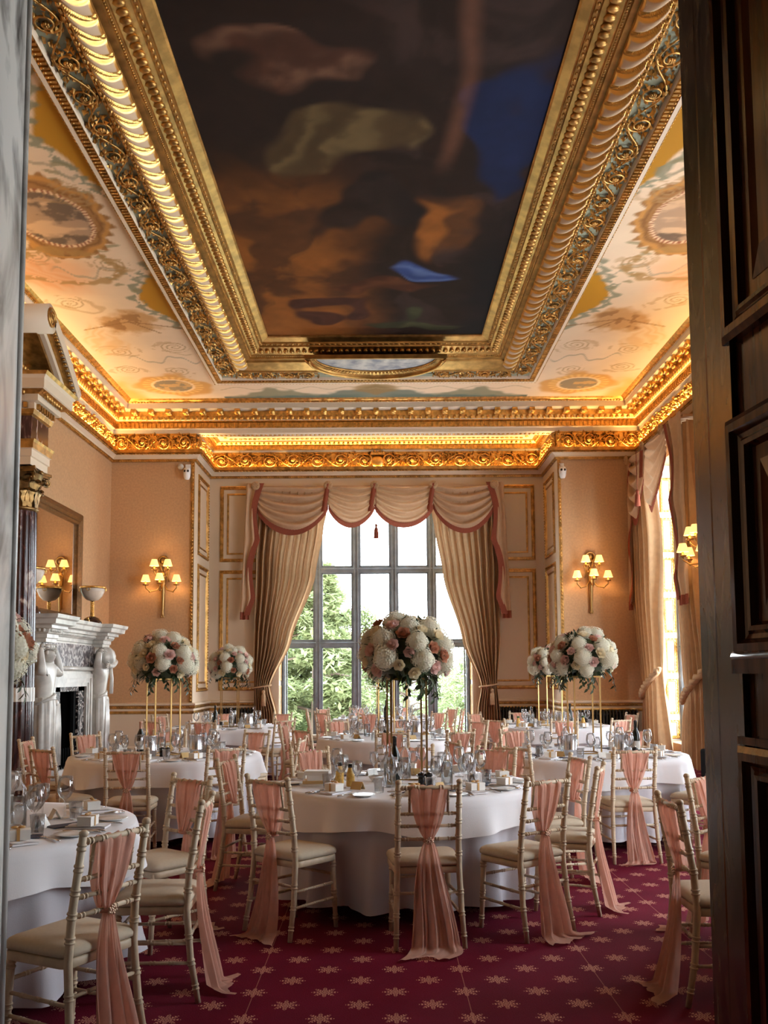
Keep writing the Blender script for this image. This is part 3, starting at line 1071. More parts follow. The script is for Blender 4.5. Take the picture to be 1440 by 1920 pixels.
def canvas(X, Y):
    """a plain cloudscape: brown dusk below, dark cloud, deep blue to one side, folds of loose cloth colour"""
    u = (X - PX0) / (PX1 - PX0)
    v = (Y - 7.3) / (PY1 - 7.3)
    wx, wy = wob(X, Y, 0.9, 1.6)
    n = fbm(X * 1.2 + 3, Y * 1.2)
    f = fbm(X * 4, Y * 4)
    C = np.ones(X.shape + (4,))
    C[..., 3] = 0
    C[..., :3] = np.array(S(46, 27, 17))
    glow = sstep(0.25, 0.6, v) * sstep(0.62, 0.2, u + 0.25 * (n - 0.5))
    mixc(C, S(186, 112, 44), glow * (0.85 + 0.3 * n))
    mixc(C, S(186, 112, 44), 0.9 * sstep(0.6, 0.35, np.hypot((wx - 0.75) / 0.9, (wy - 11.4) / 1.5)))
    cl = sstep(0.46, 0.62, fbm(wx * 0.9 + 5, wy * 0.7 + 2))
    mixc(C, S(50, 33, 26), 0.7 * cl)
    mixc(C, S(84, 62, 56), 0.5 * sstep(0.5, 0.75, fbm(wx * 1.7, wy * 1.7 + 20)) * sstep(0.35, 0.6, u))
    mixc(C, S(26, 40, 82), sstep(0.1, -0.25, np.hypot((wx - 1.25) / 0.42, (wy - 9.2) / 1.5) - 0.9))
    mixc(C, S(22, 20, 24), sstep(0.80, 1.0, u + 0.2 * (n - 0.5)) * sstep(0.25, 0.75, v))
    mixc(C, S(142, 92, 68), 0.5 * sstep(0.16, 0.0, np.abs(X - 0.80 - 0.06 * np.sin(Y * 1.7) - 0.1 * (n - 0.5))) * sstep(10.2, 9.4, Y))
    def drape(cx, cy, rx, ry, col, hi, k=9.0, ang=0.4):
        d = np.hypot((wx - cx) / rx, (wy - cy) / ry)
        m = sstep(1.0, 0.72, d)
        mixc(C, col, 0.9 * m)
        fold = 0.5 + 0.5 * np.sin((wx * math.cos(ang) + wy * math.sin(ang)) * k + 4 * f)
        mixc(C, hi, 0.55 * m * fold ** 2)
    drape(0.75, 12.75, 0.85, 0.40, S(66, 92, 160), S(130, 154, 206), 16, 1.4)
    drape(-0.55, 9.3, 0.85, 0.55, S(96, 74, 44), S(148, 124, 80), 12, 0.2)
    drape(-0.85, 8.2, 0.55, 0.35, S(92, 56, 40), S(150, 110, 84), 12, 1.0)
    drape(-0.7, 13.9, 0.6, 0.25, S(74, 38, 32), S(104, 62, 46), 14, 0.6)
    drape(0.3, 13.4, 0.9, 0.28, S(92, 48, 26), S(128, 78, 42), 12, 1.2)
    drape(0.45, 14.35, 0.8, 0.22, S(66, 70, 44), S(98, 96, 62), 12, 1.2)
    drape(-0.25, 11.1, 0.7, 0.7, S(36, 24, 22), S(58, 42, 36), 6, 0.4)
    C[..., :3] *= 0.5 * (0.7 + 0.6 * f[..., None])
    return C


cv = colgrid('ceiling_painting', *patch(PX0 - 0.02, PX1 + 0.02, PY0, PY1 + 0.02, PZ + 0.01, 0.032, canvas), CANVAS)
tag(cv, 'dark brown and blue cloudscape canvas framed in gold overhead', 'painting')

# border: mouldings running round the canvas (p = distance out from its edge)
rect = [(PX0, PY0), (PX1, PY0), (PX1, PY1), (PX0, PY1)]     # canvas lies to the left of the way; p grows to the right


def stretch(mb):
    mb.v = [(x, y if y < PY1 else PY1 + (y - PY1) * 1.3, z) for x, y, z in mb.v]
    return mb


b = MB()
BP = [(0.0, 7.24), (0.0, 7.215), (0.02, 7.20), (0.105, 7.165), (0.12, 7.165), (0.125, 7.14), (0.165, 7.135), (0.17, 7.105), (0.185, 7.10), (0.32, 7.045), (0.335, 7.045), (0.34, 7.03), (0.375, 7.025), (0.38, 7.0), (0.44, 6.995), (0.45, 6.965), (0.66, 6.905), (0.665, 6.89), (0.70, 6.89), (0.71, 6.935), (0.99, 6.935), (1.0, 6.90), (1.01, 6.885), (1.09, 6.885), (1.10, 6.87), (1.145, 6.87), (1.16, 6.885), (1.165, 6.95)]
BM = [0, 0, 0, 0, 0, 0, 1, 1, 1, 1, 0, 1, 1, 0, 0, 1, 1, 1, 2, 3, 2, 2, 1, 1, 2, 0, 0]
b.sweep(BP, rect, True, BM)
stretch(b)
obj('trim_10', b, [GOLD3, GOLD3, CREAM, GREEN], kind='structure')

# repeated ornament of the border on the two long sides and the far end
b = MB()
def run(step, p, fn, ends=True):
    y = 6.9
    while y < PY1 + p * 1.25:
        for sg, xe in ((-1, PX0), (1, PX1)):
            fn(xe + sg * p, y, sg, 0)
        y += step
    if ends:
        x = PX0 - p
        while x < PX1 + p:
            fn(x, PY1 + p * 1.3, 0, 1)
            x += step
run(0.105, 0.255, lambda x, y, nx, ny: b.ball((x, y, 7.065), (0.062 if nx else 0.042, 0.042 if nx else 0.062, 0.03), 8, 5, 0))
run(0.09, 0.145, lambda x, y, nx, ny: b.ball((x, y, 7.137), (0.018, 0.034, 0.014) if nx else (0.034, 0.018, 0.014), 6, 4, 0))
run(0.036, 0.357, lambda x, y, nx, ny: b.ball((x, y, 7.026), (0.013, 0.013, 0.011), 5, 3, 0))
run(0.075, 0.682, lambda x, y, nx, ny: b.ball((x, y, 6.888), (0.016, 0.03, 0.013) if nx else (0.03, 0.016, 0.013), 6, 4, 0), False)
run(0.062, 1.05, lambda x, y, nx, ny: b.box((x, y, 6.877), (0.07, 0.034, 0.022) if nx else (0.034, 0.07, 0.022), 0))
run(0.062, 1.05, lambda x, y, nx, ny: b.ball((x + nx * 0.025, y + ny * 0.025, 6.87), (0.02, 0.016, 0.012), 5, 3, 0))
run(0.06, 1.152, lambda x, y, nx, ny: b.ball((x, y, 6.876), (0.012, 0.024, 0.010) if nx else (0.024, 0.012, 0.010), 5, 3, 0))
obj('trim_11', b, [GOLD2], kind='structure')

# big gadroons on the long sides: white lobes edged with gold
def gadroons(xe, sg):
    n = 2400
    ys = np.linspace(6.6, PY1 + 0.72, n)
    us = np.linspace(0, 1, 22)
    Y, U = np.meshgrid(ys, us, indexing='ij')
    ph = ((Y - 6.6) / 0.235 - 0.25 + 1.25 * U ** 1.6)
    fr = ph - np.floor(ph)
    c = np.abs(fr - 0.5) * 2                       # 0 lobe centre .. 1 groove
    endc = np.clip((U - 0.02) / 0.25, 0, 1)
    wl = 0.86 - 0.42 * U
    lobe = np.sqrt(np.clip(1 - (c / wl) ** 2.4, 0, 1)) * np.clip(np.sin(np.clip(0.06 + U * 0.94, 0, 1) * PI), 0, 1) ** 0.4
    ridge = np.exp(-((c - wl - 0.08) / 0.07) ** 2)
    base_z = 6.985 - 0.08 * U
    Z = base_z - 0.012 - 0.062 * lobe - 0.035 * ridge - 0.02 * np.sin(U * PI)
    X = xe + sg * (0.435 + 0.225 * U)
    gild = sstep(-0.34, -0.26, c - wl) * sstep(0.34, 0.26, c - wl) + sstep(0.10, 0.05, U) + sstep(0.94, 0.98, U)
    gild = np.clip(gild, 0, 1)
    C = np.ones(X.shape + (4,))
    C[..., :3] = np.array(S(206, 178, 146))
    mixc(C, (0.70, 0.41, 0.12), gild)
    C[..., 3] = gild
    P = np.stack([X, Y, Z], -1)
    if sg < 0:
        P, C = P[:, ::-1], C[:, ::-1]
    return P, C


colmesh('trim_12', [gadroons(PX0, -1), gadroons(PX1, 1)], GILDED, kind='structure')

# rinceau scrolls of the border, on the grey-green bed
RU = [scroll_unit(1.0, 0.29, 0.06, 31 + i, 75).mesh('border_scroll', GOLD2) for i in range(3)]
bed = MB()
bed.bb(-1.0, 1.0, PY1 + 1.12, PY1 + 1.26, 6.925, 6.93)
bedo = obj('trim_13', bed, [GREEN], kind='structure')


def ceil_scrolls(x0, y0, x1, y1, z, L0, wsc=1.0):
    Ls = math.hypot(x1 - x0, y1 - y0)
    n = max(1, round(Ls / L0))
    dx, dy = (x1 - x0) / Ls, (y1 - y0) / Ls
    for j in range(n):
        o = put('scroll_relief', random.choice(RU), bedo)
        st = Ls / n
        o.matrix_world = Matrix(((dx * st, -dy * wsc, 0, x0 + dx * st * j), (dy * st, dx * wsc, 0, y0 + dy * st * j), (0, 0, -1, z), (0, 0, 0, 1)))
ceil_scrolls(PX0 - 0.85, 6.4, PX0 - 0.85, PY1 + 1.15, 6.937, 1.0)
ceil_scrolls(PX1 + 0.85, 6.4, PX1 + 0.85, PY1 + 1.15, 6.937, 1.0)
ceil_scrolls(PX0 - 0.7, PY1 + 1.1, -1.1, PY1 + 1.1, 6.937, 0.8, 1.2)
ceil_scrolls(0.95, PY1 + 1.1, PX1 + 0.7, PY1 + 1.1, 6.937, 0.8, 1.2)

# oval cartouche let into the far end of the border
b = MB()
ocx, ocy = -0.07, PY1 + 0.06
def half(rx, ry, z, k=40):
    return [(ocx + rx * math.cos(PI * i / k), ocy + ry * math.sin(PI * i / k), z) for i in range(k + 1)]
def band(r1, r2, mi):
    A, B_ = half(*r1), half(*r2)
    n = len(A)
    b.add(A + B_, [(i, i + 1, n + i + 1, n + i) for i in range(n - 1)], mi, True)
A = half(1.02, 0.70, 6.868)
b.add([(ocx, ocy, 6.868)] + A, [(0, i + 1, i + 2) for i in range(len(A) - 1)], 2)
band((1.02, 0.70, 6.868), (1.03, 0.71, 6.845), 0)
band((1.03, 0.71, 6.845), (1.09, 0.84, 6.825), 1)
band((1.09, 0.84, 6.825), (1.11, 0.86, 6.80), 0)
band((1.11, 0.86, 6.80), (1.14, 0.91, 6.79), 0)
band((1.14, 0.91, 6.79), (1.20, 1.00, 6.83), 0)
band((1.20, 1.00, 6.83), (1.21, 1.01, 6.92), 0)
for i in range(49):
    a = PI * (i + 0.5) / 49
    x, y = ocx + 1.06 * math.cos(a), ocy + 0.775 * math.sin(a)
    b.box((x, y, 6.835), (0.036, 0.11 * abs(math.sin(a)) + 0.05 * abs(math.cos(a)), 0.022), 0, a - PI / 2)
b.tube(half(1.125, 0.885, 6.79), 0.026, 8, 0)
b.tube(half(1.03, 0.705, 6.855), 0.018, 6, 0)
b.bb(ocx - 1.20, ocx + 1.20, ocy - 0.03, ocy + 0.005, 6.83, 6.90, 0)
SKYP = mat('painted_sky', S(206, 204, 196), 0.7, noise=0.3, nscale=5, col2=S(136, 140, 150))
obj('trim_14', b, [GOLD3, GOLD3, SKYP], kind='structure')

# ------------------------------------------------------------------ bay window
def window(name, xs, zs, depth=0.10, wide=0.15):
    """stone mullions and transoms with metal casements; local x along the window, local y outwards"""
    b = MB()
    x0, x1, z0, z1 = xs[0], xs[-1], zs[0], zs[-1]
    for i, x in enumerate(xs):
        w = wide if 0 < i < len(xs) - 1 else wide * 0.8
        b.bb(x - w / 2, x + w / 2, 0.0, depth, z0, z1)
        for s in (-1, 1):
            b.tube([(x + s * w * 0.22, -0.005, z0), (x + s * w * 0.22, -0.005, z1)], 0.016, 6)
    for i, z in enumerate(zs):
        b.bb(x0, x1, 0.004, depth - 0.004, z - wide * 0.42, z + wide * 0.42)
        b.tube([(x0, -0.005, z + 0.02), (x1, -0.005, z + 0.02)], 0.016, 6)
    o = obj(name, b, STONE, kind='structure')
    g = MB()
    for i in range(len(xs) - 1):
        for j in range(len(zs) - 1):
            a, c = xs[i] + wide / 2, xs[i + 1] - wide / 2
            d, e = zs[j] + wide * 0.42, zs[j + 1] - wide * 0.42
            t = 0.03
            for q in ((a, a + t, d, e), (c - t, c, d, e), (a, c, d, d + t), (a, c, e - t, e)):
                g.bb(q[0], q[1], 0.03, 0.06, q[2], q[3])
            p = MB()
            p.add([(a + t, 0.045, d + t), (c - t, 0.045, d + t), (c - t, 0.045, e - t), (a + t, 0.045, e - t)], [(0, 1, 2, 3)])
            obj('pane', p, PANE, o)
    obj('casement', g, STEELF, o)
    return o


w1 = window('window_1', [-2.158, -1.389, -0.553, 0.273, 1.105, 1.897], [0.15, 2.217, 3.837, 5.44])
w1.location = (0, 20.0, 0)
b = MB()
b.bb(WX0 - 0.02, WX1 + 0.02, WB2 - 0.03, 20.0, 0.02, 0.10)
obj('windowsill', b, CREAM, kind='structure')
b = MB()
for x, s in ((WX0, 1), (WX1, -1)):
    to = (lambda x, s: (lambda u, z, o: (x + s * o, u, z)))(x, s)
    for k in range(6):
        frame_rect(b, to, 19.66, 19.95, 0.62 + 0.8 * k, 1.32 + 0.8 * k, 0.05, 0.018, False)
obj('trim_15', b, [GOLD2], kind='structure')

# side windows in the long wall
for i, (a, c) in enumerate(RWIN):
    o = window('window_%d' % (i + 2), [a - c + 0.03 + (c - a) * 1.0, 0.8, 1.6, c - a - 0.03] if False else [0.03, (c - a) / 3, 2 * (c - a) / 3, c - a - 0.03], [0.34, 2.0, 3.7, 5.42])
    o.location = (WR + 0.34, c, 0)
    o.rotation_euler = (0, 0, -PI / 2)
b = MB()
for a, c in RWIN:
    b.bb(WR + 0.001, WR + 0.34, c - 0.006, c, 0.30, 5.45)
    b.bb(WR + 0.001, WR + 0.34, a, a + 0.006, 0.30, 5.45)
WHITEPAINT = mat('white_paint', S(235, 230, 222), 0.5)
obj('trim_16', b, [WHITEPAINT], kind='structure')
b = MB()
for k in range(7):
    frame_rect(b, lambda u, z, o: (u, RWIN[0][1] - 0.006 - o, z), WR + 0.06, WR + 0.30, 0.02 + 0.755 * k if k else 0.33, 0.68 + 0.755 * k, 0.06, 0.02)
obj('trim_17', b, [GOLD], kind='structure')

# ------------------------------------------------------------------ outside
b = MB()
b.bb(-90, 90, 24, 160, -3.4, -3.2)
obj('lawn', b, LAWN, kind='structure')


def tree(x, y, h, r, label, n=2600, seed=1, mt=TREEL, z0=-3.2, leaf=0.17, shape='cone'):
    rnd = random.Random(seed)
    root = empty('tree', (x, y, z0))
    tag(root, label, 'tree')
    b = MB()
    b.tube([(0, 0, 0), (0.05, 0, h * 0.5), (0, 0.05, h * 0.92)], [0.28, 0.16, 0.05], 8)
    for i in range(12):
        a, zz = rnd.uniform(0, 2 * PI), rnd.uniform(0.25, 0.85) * h
        L = r * (1 - zz / h * 0.7)
        b.tube([(0, 0, zz), (L * .5 * math.cos(a), L * .5 * math.sin(a), zz + 0.25), (L * math.cos(a), L * math.sin(a), zz + 0.1)], [0.08, 0.05, 0.02], 5)
    obj('trunk', b, BARK, root)
    b = MB()
    tufts = []
    for i in range(110):
        t = rnd.random() ** 0.8
        zz = h * (0.12 + 0.88 * t)
        rr = r * ((1 - t) ** 0.75 if shape == 'cone' else math.sqrt(max(0, 1 - (2 * t - 0.9) ** 2))) + 0.25
        a = rnd.uniform(0, 2 * PI)
        q = rr * math.sqrt(rnd.uniform(0.25, 1))
        tufts.append((q * math.cos(a), q * math.sin(a), zz, rnd.uniform(0.35, 0.75) * r * 0.33))
    for i in range(n):
        tx, ty, tz, tr = rnd.choice(tufts)
        while True:
            d = Vector((rnd.uniform(-1, 1), rnd.uniform(-1, 1), rnd.uniform(-1, 1)))
            if 0.2 < d.length < 1: break
        p = Vector((tx, ty, tz)) + Vector((d.x, d.y, d.z * 0.55)) * tr * 1.3
        L, w = leaf * rnd.uniform(0.6, 1.3), leaf * rnd.uniform(0.2, 0.45)
        e1 = Vector((rnd.uniform(-1, 1), rnd.uniform(-1, 1), rnd.uniform(-0.6, 0.3))).normalized()
        e2 = e1.cross(Vector((rnd.uniform(-.4, .4), rnd.uniform(-.4, .4), 1))).normalized()
        b.add([p - e1 * L, p + e2 * w, p + e1 * L, p - e2 * w], [(0, 1, 2, 3)])
    obj('foliage', b, mt, root, kind='stuff')
    return root


tree(-5.3, 38, 11.4, 4.8, 'tall dense conifer outside, filling the bay panes on the hearth side', 30000, 3, leaf=0.21)
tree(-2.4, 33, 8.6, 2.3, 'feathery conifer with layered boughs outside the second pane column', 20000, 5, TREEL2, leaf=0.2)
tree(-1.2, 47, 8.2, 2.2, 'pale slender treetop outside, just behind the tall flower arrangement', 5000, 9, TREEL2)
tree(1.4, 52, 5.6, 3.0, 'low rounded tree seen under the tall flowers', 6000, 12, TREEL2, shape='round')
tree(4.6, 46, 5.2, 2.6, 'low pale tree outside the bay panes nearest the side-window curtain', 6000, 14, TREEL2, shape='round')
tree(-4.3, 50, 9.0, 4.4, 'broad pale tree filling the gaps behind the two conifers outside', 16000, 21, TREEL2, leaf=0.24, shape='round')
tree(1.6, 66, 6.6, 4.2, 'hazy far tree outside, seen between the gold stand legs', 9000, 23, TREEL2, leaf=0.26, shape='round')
tree(-9.5, 42, 9.5, 3.6, 'dark conifer outside mostly hidden by the bay curtain', 5000, 17)
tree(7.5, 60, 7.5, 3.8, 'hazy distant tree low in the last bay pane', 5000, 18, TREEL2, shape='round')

# ------------------------------------------------------------------ door leaf folded back in the doorway
b = MB()
DX = JR + 0.0
b.bb(DX, DX + 0.06, 1.95, 3.17, 0.01, 4.2)
d1 = obj('door_1', b, WOOD, kind='structure')
pl = lambda u, z, o: (DX - o, u, z)
def door_panel(z0, z1):
    b = MB()
    prof = [(0, 0.0), (0.0, 0.03), (0.02, 0.042), (0.045, 0.042), (0.06, 0.02), (0.075, 0.016), (0.085, 0.024), (0.10, 0.022), (0.12, -0.012)]
    x0, x1 = 2.10, 2.985
    cor = [(x0, z0, 1, 1), (x1, z0, -1, 1), (x1, z1, -1, -1), (x0, z1, 1, -1)]
    n = len(prof)
    vs = [pl(cx + sx_ * p, cz + sz * p, o) for cx, cz, sx_, sz in cor for p, o in prof]
    for j in range(n - 1):
        fs = [(i * n + j, i * n + j + 1, ((i + 1) % 4) * n + j + 1, ((i + 1) % 4) * n + j) for i in range(4)]
        use = sorted({x for q in fs for x in q})
        mp = {x: k for k, x in enumerate(use)}
        b.add([vs[x] for x in use], [tuple(mp[x] for x in q) for q in fs])
    a, c = 0.16, 0.24
    q = [pl(x0 + a, z0 + a, 0.002), pl(x1 - a, z0 + a, 0.002), pl(x1 - a, z1 - a, 0.002), pl(x0 + a, z1 - a, 0.002),
         pl(x0 + c, z0 + c, 0.02), pl(x1 - c, z0 + c, 0.02), pl(x1 - c, z1 - c, 0.02), pl(x0 + c, z1 - c, 0.02)]
    b.add(q, [(0, 1, 5, 4), (1, 2, 6, 5), (2, 3, 7, 6), (3, 0, 4, 7), (4, 5, 6, 7)])
    obj('door_panel', b, WOOD, d1)
for z0, z1 in ((0.25, 1.30), (1.58, 2.36), (2.62, 4.0)):
    door_panel(z0, z1)
b = MB()
b.bb(DX - 0.04, DX, 2.10, 2.985, 1.53, 1.575)
b.tube([(DX - 0.02, 2.10, 1.585), (DX - 0.02, 2.985, 1.585)], 0.024, 8)
b.bb(DX - 0.03, DX, 2.10, 2.985, 1.305, 1.33)
obj('door_rail', b, WOOD, d1)

d1.matrix_world = Matrix.Translation((DX + 0.003, 3.13, 0)) @ Matrix.Rotation(math.radians(6.0), 4, 'Z') @ Matrix.Translation((-DX, -3.13, 0))

# ------------------------------------------------------------------ columns with leafy capitals
def acanthus(b, ang, r0, z0, h, w, curl, mi=0):
    """one curling capital leaf"""
    c, s_ = math.cos(ang), math.sin(ang)
    n = 7
    rows = []
    for i in range(n + 1):
        t = i / n
        out = r0 + 0.02 * h + curl * t ** 2.6
        z = z0 + h * math.sin(min(1.0, t * 1.05) * PI * 0.56) / math.sin(PI * 0.56 if False else PI * 0.5)
        if t > 0.86: z -= h * 0.5 * (t - 0.86)
        ww = w * (0.75 + 0.5 * math.sin(t * PI * 0.8)) * (1 if t < 0.8 else 1 - 2.6 * (t - 0.8)) * (1 + 0.12 * math.cos(i * PI))
        rows.append([(out * c - k * ww * s_, out * s_ + k * ww * c, z - abs(k) * 0.012 + (0.014 if k == 0 else 0)) for k in (-1, -0.5, 0, 0.5, 1)])
    vs = [p for r in rows for p in r]
    fs = [(i * 5 + j, i * 5 + j + 1, (i + 1) * 5 + j + 1, (i + 1) * 5 + j) for i in range(n) for j in range(4)]
    b.add(vs, fs, mi, False)
    back = [(p[0] * 0.97, p[1] * 0.97, p[2] - 0.008) for p in vs]
    b.add(back, [q[::-1] for q in fs], mi, False)


def capital(r, h, ab):
    b = MB()
    b.lathe([(r, 0), (r * 1.1, 0.02), (r * 1.12, 0.04), (r, 0.055), (r * 0.98, h * 0.3), (r * 1.05, h * 0.6), (r * 1.3, h * 0.86), (r * 1.35, h * 0.88)], 24)
    for k in range(8):
        acanthus(b, k * PI / 4, r, 0.05, h * 0.42, r * 0.34, r * 0.42)
        acanthus(b, k * PI / 4 + PI / 8, r, h * 0.22, h * 0.5, r * 0.34, r * 0.55)
    for k in range(4):
        a = PI / 4 + k * PI / 2
        c, s_ = math.cos(a), math.sin(a)
        pts, rr = [], []
        for i in range(26):
            t = i / 25
            if t < 0.5:
                q = t / 0.5
                rad, z = r * (1.0 + 0.62 * q ** 1.6), h * (0.5 + 0.36 * q)
            else:
                q = (t - 0.5) / 0.5
                an = PI / 2 - q * 3 * PI
                sp = h * 0.10 * (1 - 0.75 * q)
                rad, z = r * 1.62 + sp * math.cos(an) * 1.1, h * 0.76 + sp * math.sin(an)
            pts.append((rad * c, rad * s_, z))
            rr.append(r * (0.09 - 0.04 * t))
        b.tube(pts, rr, 6)
        acanthus(b, a, r * 1.0, h * 0.5, h * 0.34, r * 0.26, r * 0.62)
        b.ball((r * 1.25 * math.cos(k * PI / 2), r * 1.25 * math.sin(k * PI / 2), h * 0.93), r * 0.16, 8, 5)
    # abacus with hollowed sides
    ring = []
    for k in range(4):
        for i in range(8):
            t = i / 8
            a0, a1 = PI / 4 + k * PI / 2, PI / 4 + (k + 1) * PI / 2
            p0, p1 = Vector((math.cos(a0), math.sin(a0))), Vector((math.cos(a1), math.sin(a1)))
            p = p0.lerp(p1, t) * ab * (1 - 0.22 * math.sin(t * PI))
            ring.append(p)
    for z0, z1, s in ((h * 0.88, h * 0.93, 0.94), (h * 0.93, h, 1.0)):
        n = len(ring)
        b.add([(p.x * s, p.y * s, z0) for p in ring] + [(p.x * s, p.y * s, z1) for p in ring],
              [(i, (i + 1) % n, n + (i + 1) % n, n + i) for i in range(n)] + [tuple(range(n - 1, -1, -1)), tuple(range(n, 2 * n))])
    return b


def column(loc, z0, z1, r, caph, label, fl=20):
    root = empty('marble_column', (loc[0], loc[1], 0))
    tag(root, label, 'column')
    b = MB()
    b.bb(-r * 1.3, r * 1.3, -r * 1.3, r * 1.3, 0.0, 0.10)
    b.bb(-r * 1.38, r * 1.38, -r * 1.38, r * 1.38, 0.0, 0.06)
    b.bb(-r * 1.38, r * 1.38, -r * 1.38, r * 1.38, 0.08, 0.12)
    obj('pedestal', b, MARBR, root)
    b = MB()
    b.lathe([(r * 1.3, 0.12), (r * 1.3, 0.18), (r * 1.25, 0.22), (r * 1.15, 0.23), (r * 1.12, 0.28), (r * 1.25, 0.30), (r * 1.25, 0.33), (r * 1.02, 0.35)], 32)
    obj('column_base', b, MARBW, root)
    b = MB()
    fold = lambda rr, z, t: rr * (1 - 0.05 * abs(math.sin(t * fl / 2)) ** 0.7)
    n = 40
    prof = []
    for i in range(15):
        t = i / 14
        prof.append((r * (1.0 - 0.12 * t ** 1.6), 0.35 + (z1 - 0.35) * t))
    b.lathe(prof, fl * 8, fold=fold, sm=False)
    obj('shaft', b, MARBR, root)
    b = MB()
    b.lathe([(r * 1.012, 1.22), (r * 1.006, 1.40)], fl * 8, fold=fold, sm=False)
    obj('shaft_ring', b, MARBW, root)
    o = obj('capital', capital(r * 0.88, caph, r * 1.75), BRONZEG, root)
    o.location = (0, 0, z1)
    return root


column((-4.76, 11.95), 0, 3.70, 0.245, 0.56, 'purple fluted marble column with gilded leafy capital beside the fireplace', 22)
column((-1.98, 3.56), 0, 3.88, 0.22, 0.62, 'column whose dark gilded leaf capital shows above the pale marble jamb')
column((1.84, 3.56), 0, 3.88, 0.22, 0.62, 'column whose dark gilded leaf capital shows beside the door, high up')

# doorcase over the fireplace-side column: entablature and broken pediment
b = MB()
ent = [(WL, 9.2), (-4.62, 9.2), (-4.62, 11.52), (-4.50, 11.52), (-4.50, 12.22), (WL, 12.22)][::-1]
# outline runs from the far end round to the wall; the moulding projects to the right of the way
ent = [(WL, 11.6), (-4.50, 11.6), (-4.50, 12.2), (WL, 12.2)]
EP = [(0, 4.26), (0, 4.36), (0.02, 4.37), (0.02, 4.46), (0.04, 4.47), (0.05, 4.55), (0.07, 4.58), (0.0, 4.585), (0.0, 4.90), (0.03, 4.92), (0.05, 4.98), (0.05, 5.06), (0.12, 5.07), (0.12, 5.15), (0.22, 5.19), (0.24, 5.20), (0.24, 5.32), (0.27, 5.36), (0.30, 5.40), (0, 5.41)]
EM = [0, 0, 0, 0, 1, 1, 0, 2, 1, 1, 0, 0, 0, 1, 0, 0, 0, 1, 0]
b.sweep(EP, ent, False, EM)
b.bb(WL, -4.52, 11.62, 12.18, 4.27, 5.40, 2)
for (xa, ya), (xb, yb) in (((WL, 11.6), (-4.50, 11.6)), ((-4.50, 11.6), (-4.50, 12.2))):
    L = math.hypot(xb - xa, yb - ya)
    dx, dy = (xb - xa) / L, (yb - ya) / L
    for k in range(int(L / 0.085)):
        t = (k + 0.5) * 0.085
        b.box((xa + dx * t + dy * 0.07, ya + dy * t - dx * 0.07, 5.02), (0.045, 0.045, 0.07), 1)
        b.ball((xa + dx * t + dy * 0.17, ya + dy * t - dx * 0.17, 5.165), (0.036, 0.036, 0.045), 6, 4, 1)
obj('trim_18', b, [CREAM, GOLD2, MARBR], kind='structure')
b = MB()
arc = []
for i in range(25):
    t = i / 24
    arc.append((12.62 - 1.12 * math.sin(t * PI / 2 * 0.92) * 1.0, 5.40 + 0.92 * (1 - math.cos(t * PI / 2 * 1.05)) ** 0.8 if False else 5.40 + 0.74 * math.sin(t * PI / 2) ** 0.9))
x0, x1 = WL, -4.24
for k in range(len(arc) - 1):
    (ya, za), (yb, zb) = arc[k], arc[k + 1]
    ny, nz = (za - zb), (yb - ya)
    L = math.hypot(ny, nz)
    ny, nz = -ny / L, -nz / L
    for (o0, o1, xx, mi) in ((0.0, 0.16, x1, 0), (-0.05, 0.0, x1 - 0.05, 1), (-0.13, -0.05, x1 - 0.12, 0), (-0.19, -0.13, x1 - 0.18, 1)):
        v = [(x0, ya + ny * o0, za + nz * o0), (xx, ya + ny * o0, za + nz * o0), (xx, ya + ny * o1, za + nz * o1), (x0, ya + ny * o1, za + nz * o1),
             (x0, yb + ny * o0, zb + nz * o0), (xx, yb + ny * o0, zb + nz * o0), (xx, yb + ny * o1, zb + nz * o1), (x0, yb + ny * o1, zb + nz * o1)]
        b.add(v, [(0, 1, 5, 4), (1, 2, 6, 5), (2, 3, 7, 6), (0, 4, 7, 3)], mi)
    if k % 1 == 0:
        b.ball((x1 - 0.03, (ya + yb) / 2 + ny * -0.02, (za + zb) / 2 - 0.02 * nz), (0.03, 0.025, 0.025), 6, 4, 1)
ye, ze = arc[-1]
b.tube([(x0, ye - 0.02, ze + 0.0), (x1, ye - 0.02, ze + 0.0)], 0.19, 20, 0)
for i in range(20):
    pass
b.tube([(x1 + 0.01, ye - 0.02 + 0.14 * (1 - i / 40) * math.cos(i * 0.4), ze + 0.14 * (1 - i / 40) * math.sin(i * 0.4)) for i in range(38)], 0.022, 6, 1)
b.ball((x1, ye - 0.02, ze), (0.04, 0.06, 0.06), 8, 6, 1)
b.bb(WL, -4.75, 9.5, 12.3, 5.41, 5.75, 0)
for k in range(30):
    b.ball((-4.72, 9.6 + k * 0.09, 5.62), (0.05, 0.035, 0.05), 6, 4, 1)
obj('trim_19', b, [CREAM, GOLD2], kind='structure')

# ------------------------------------------------------------------ fireplace
FY0, FYA, FYB, FY2 = 12.56, 13.22, 15.26, 15.90
fp = empty('fireplace', (WL, 14.23, 0))
tag(fp, 'carved white marble fireplace with draped figures and grey marble frieze', 'fireplace')
fp.matrix_world
def fobj(name, b, mts, **k):
    b.v = [(x - WL, y - 14.23, z) for x, y, z in b.v]
    return obj(name, b, mts, fp, **k)
b = MB()
fr = -4.78
out = [(WL, FY0 + 0.18), (fr + 0.12, FY0 + 0.18), (fr + 0.12, FYA - 0.06), (fr - 0.06, FYA - 0.06), (fr - 0.06, FYB + 0.06), (fr + 0.12, FYB + 0.06), (fr + 0.12, FY2 - 0.18), (WL, FY2 - 0.18)]
SP = [(0, 2.02), (0.0, 2.07), (0.02, 2.08), (0.02, 2.13), (0.05, 2.15), (0.07, 2.20), (0.12, 2.21), (0.12, 2.25), (0.20, 2.27), (0.21, 2.33), (0.24, 2.35), (0.25, 2.40), (0.0, 2.40), (-0.30, 2.40)]
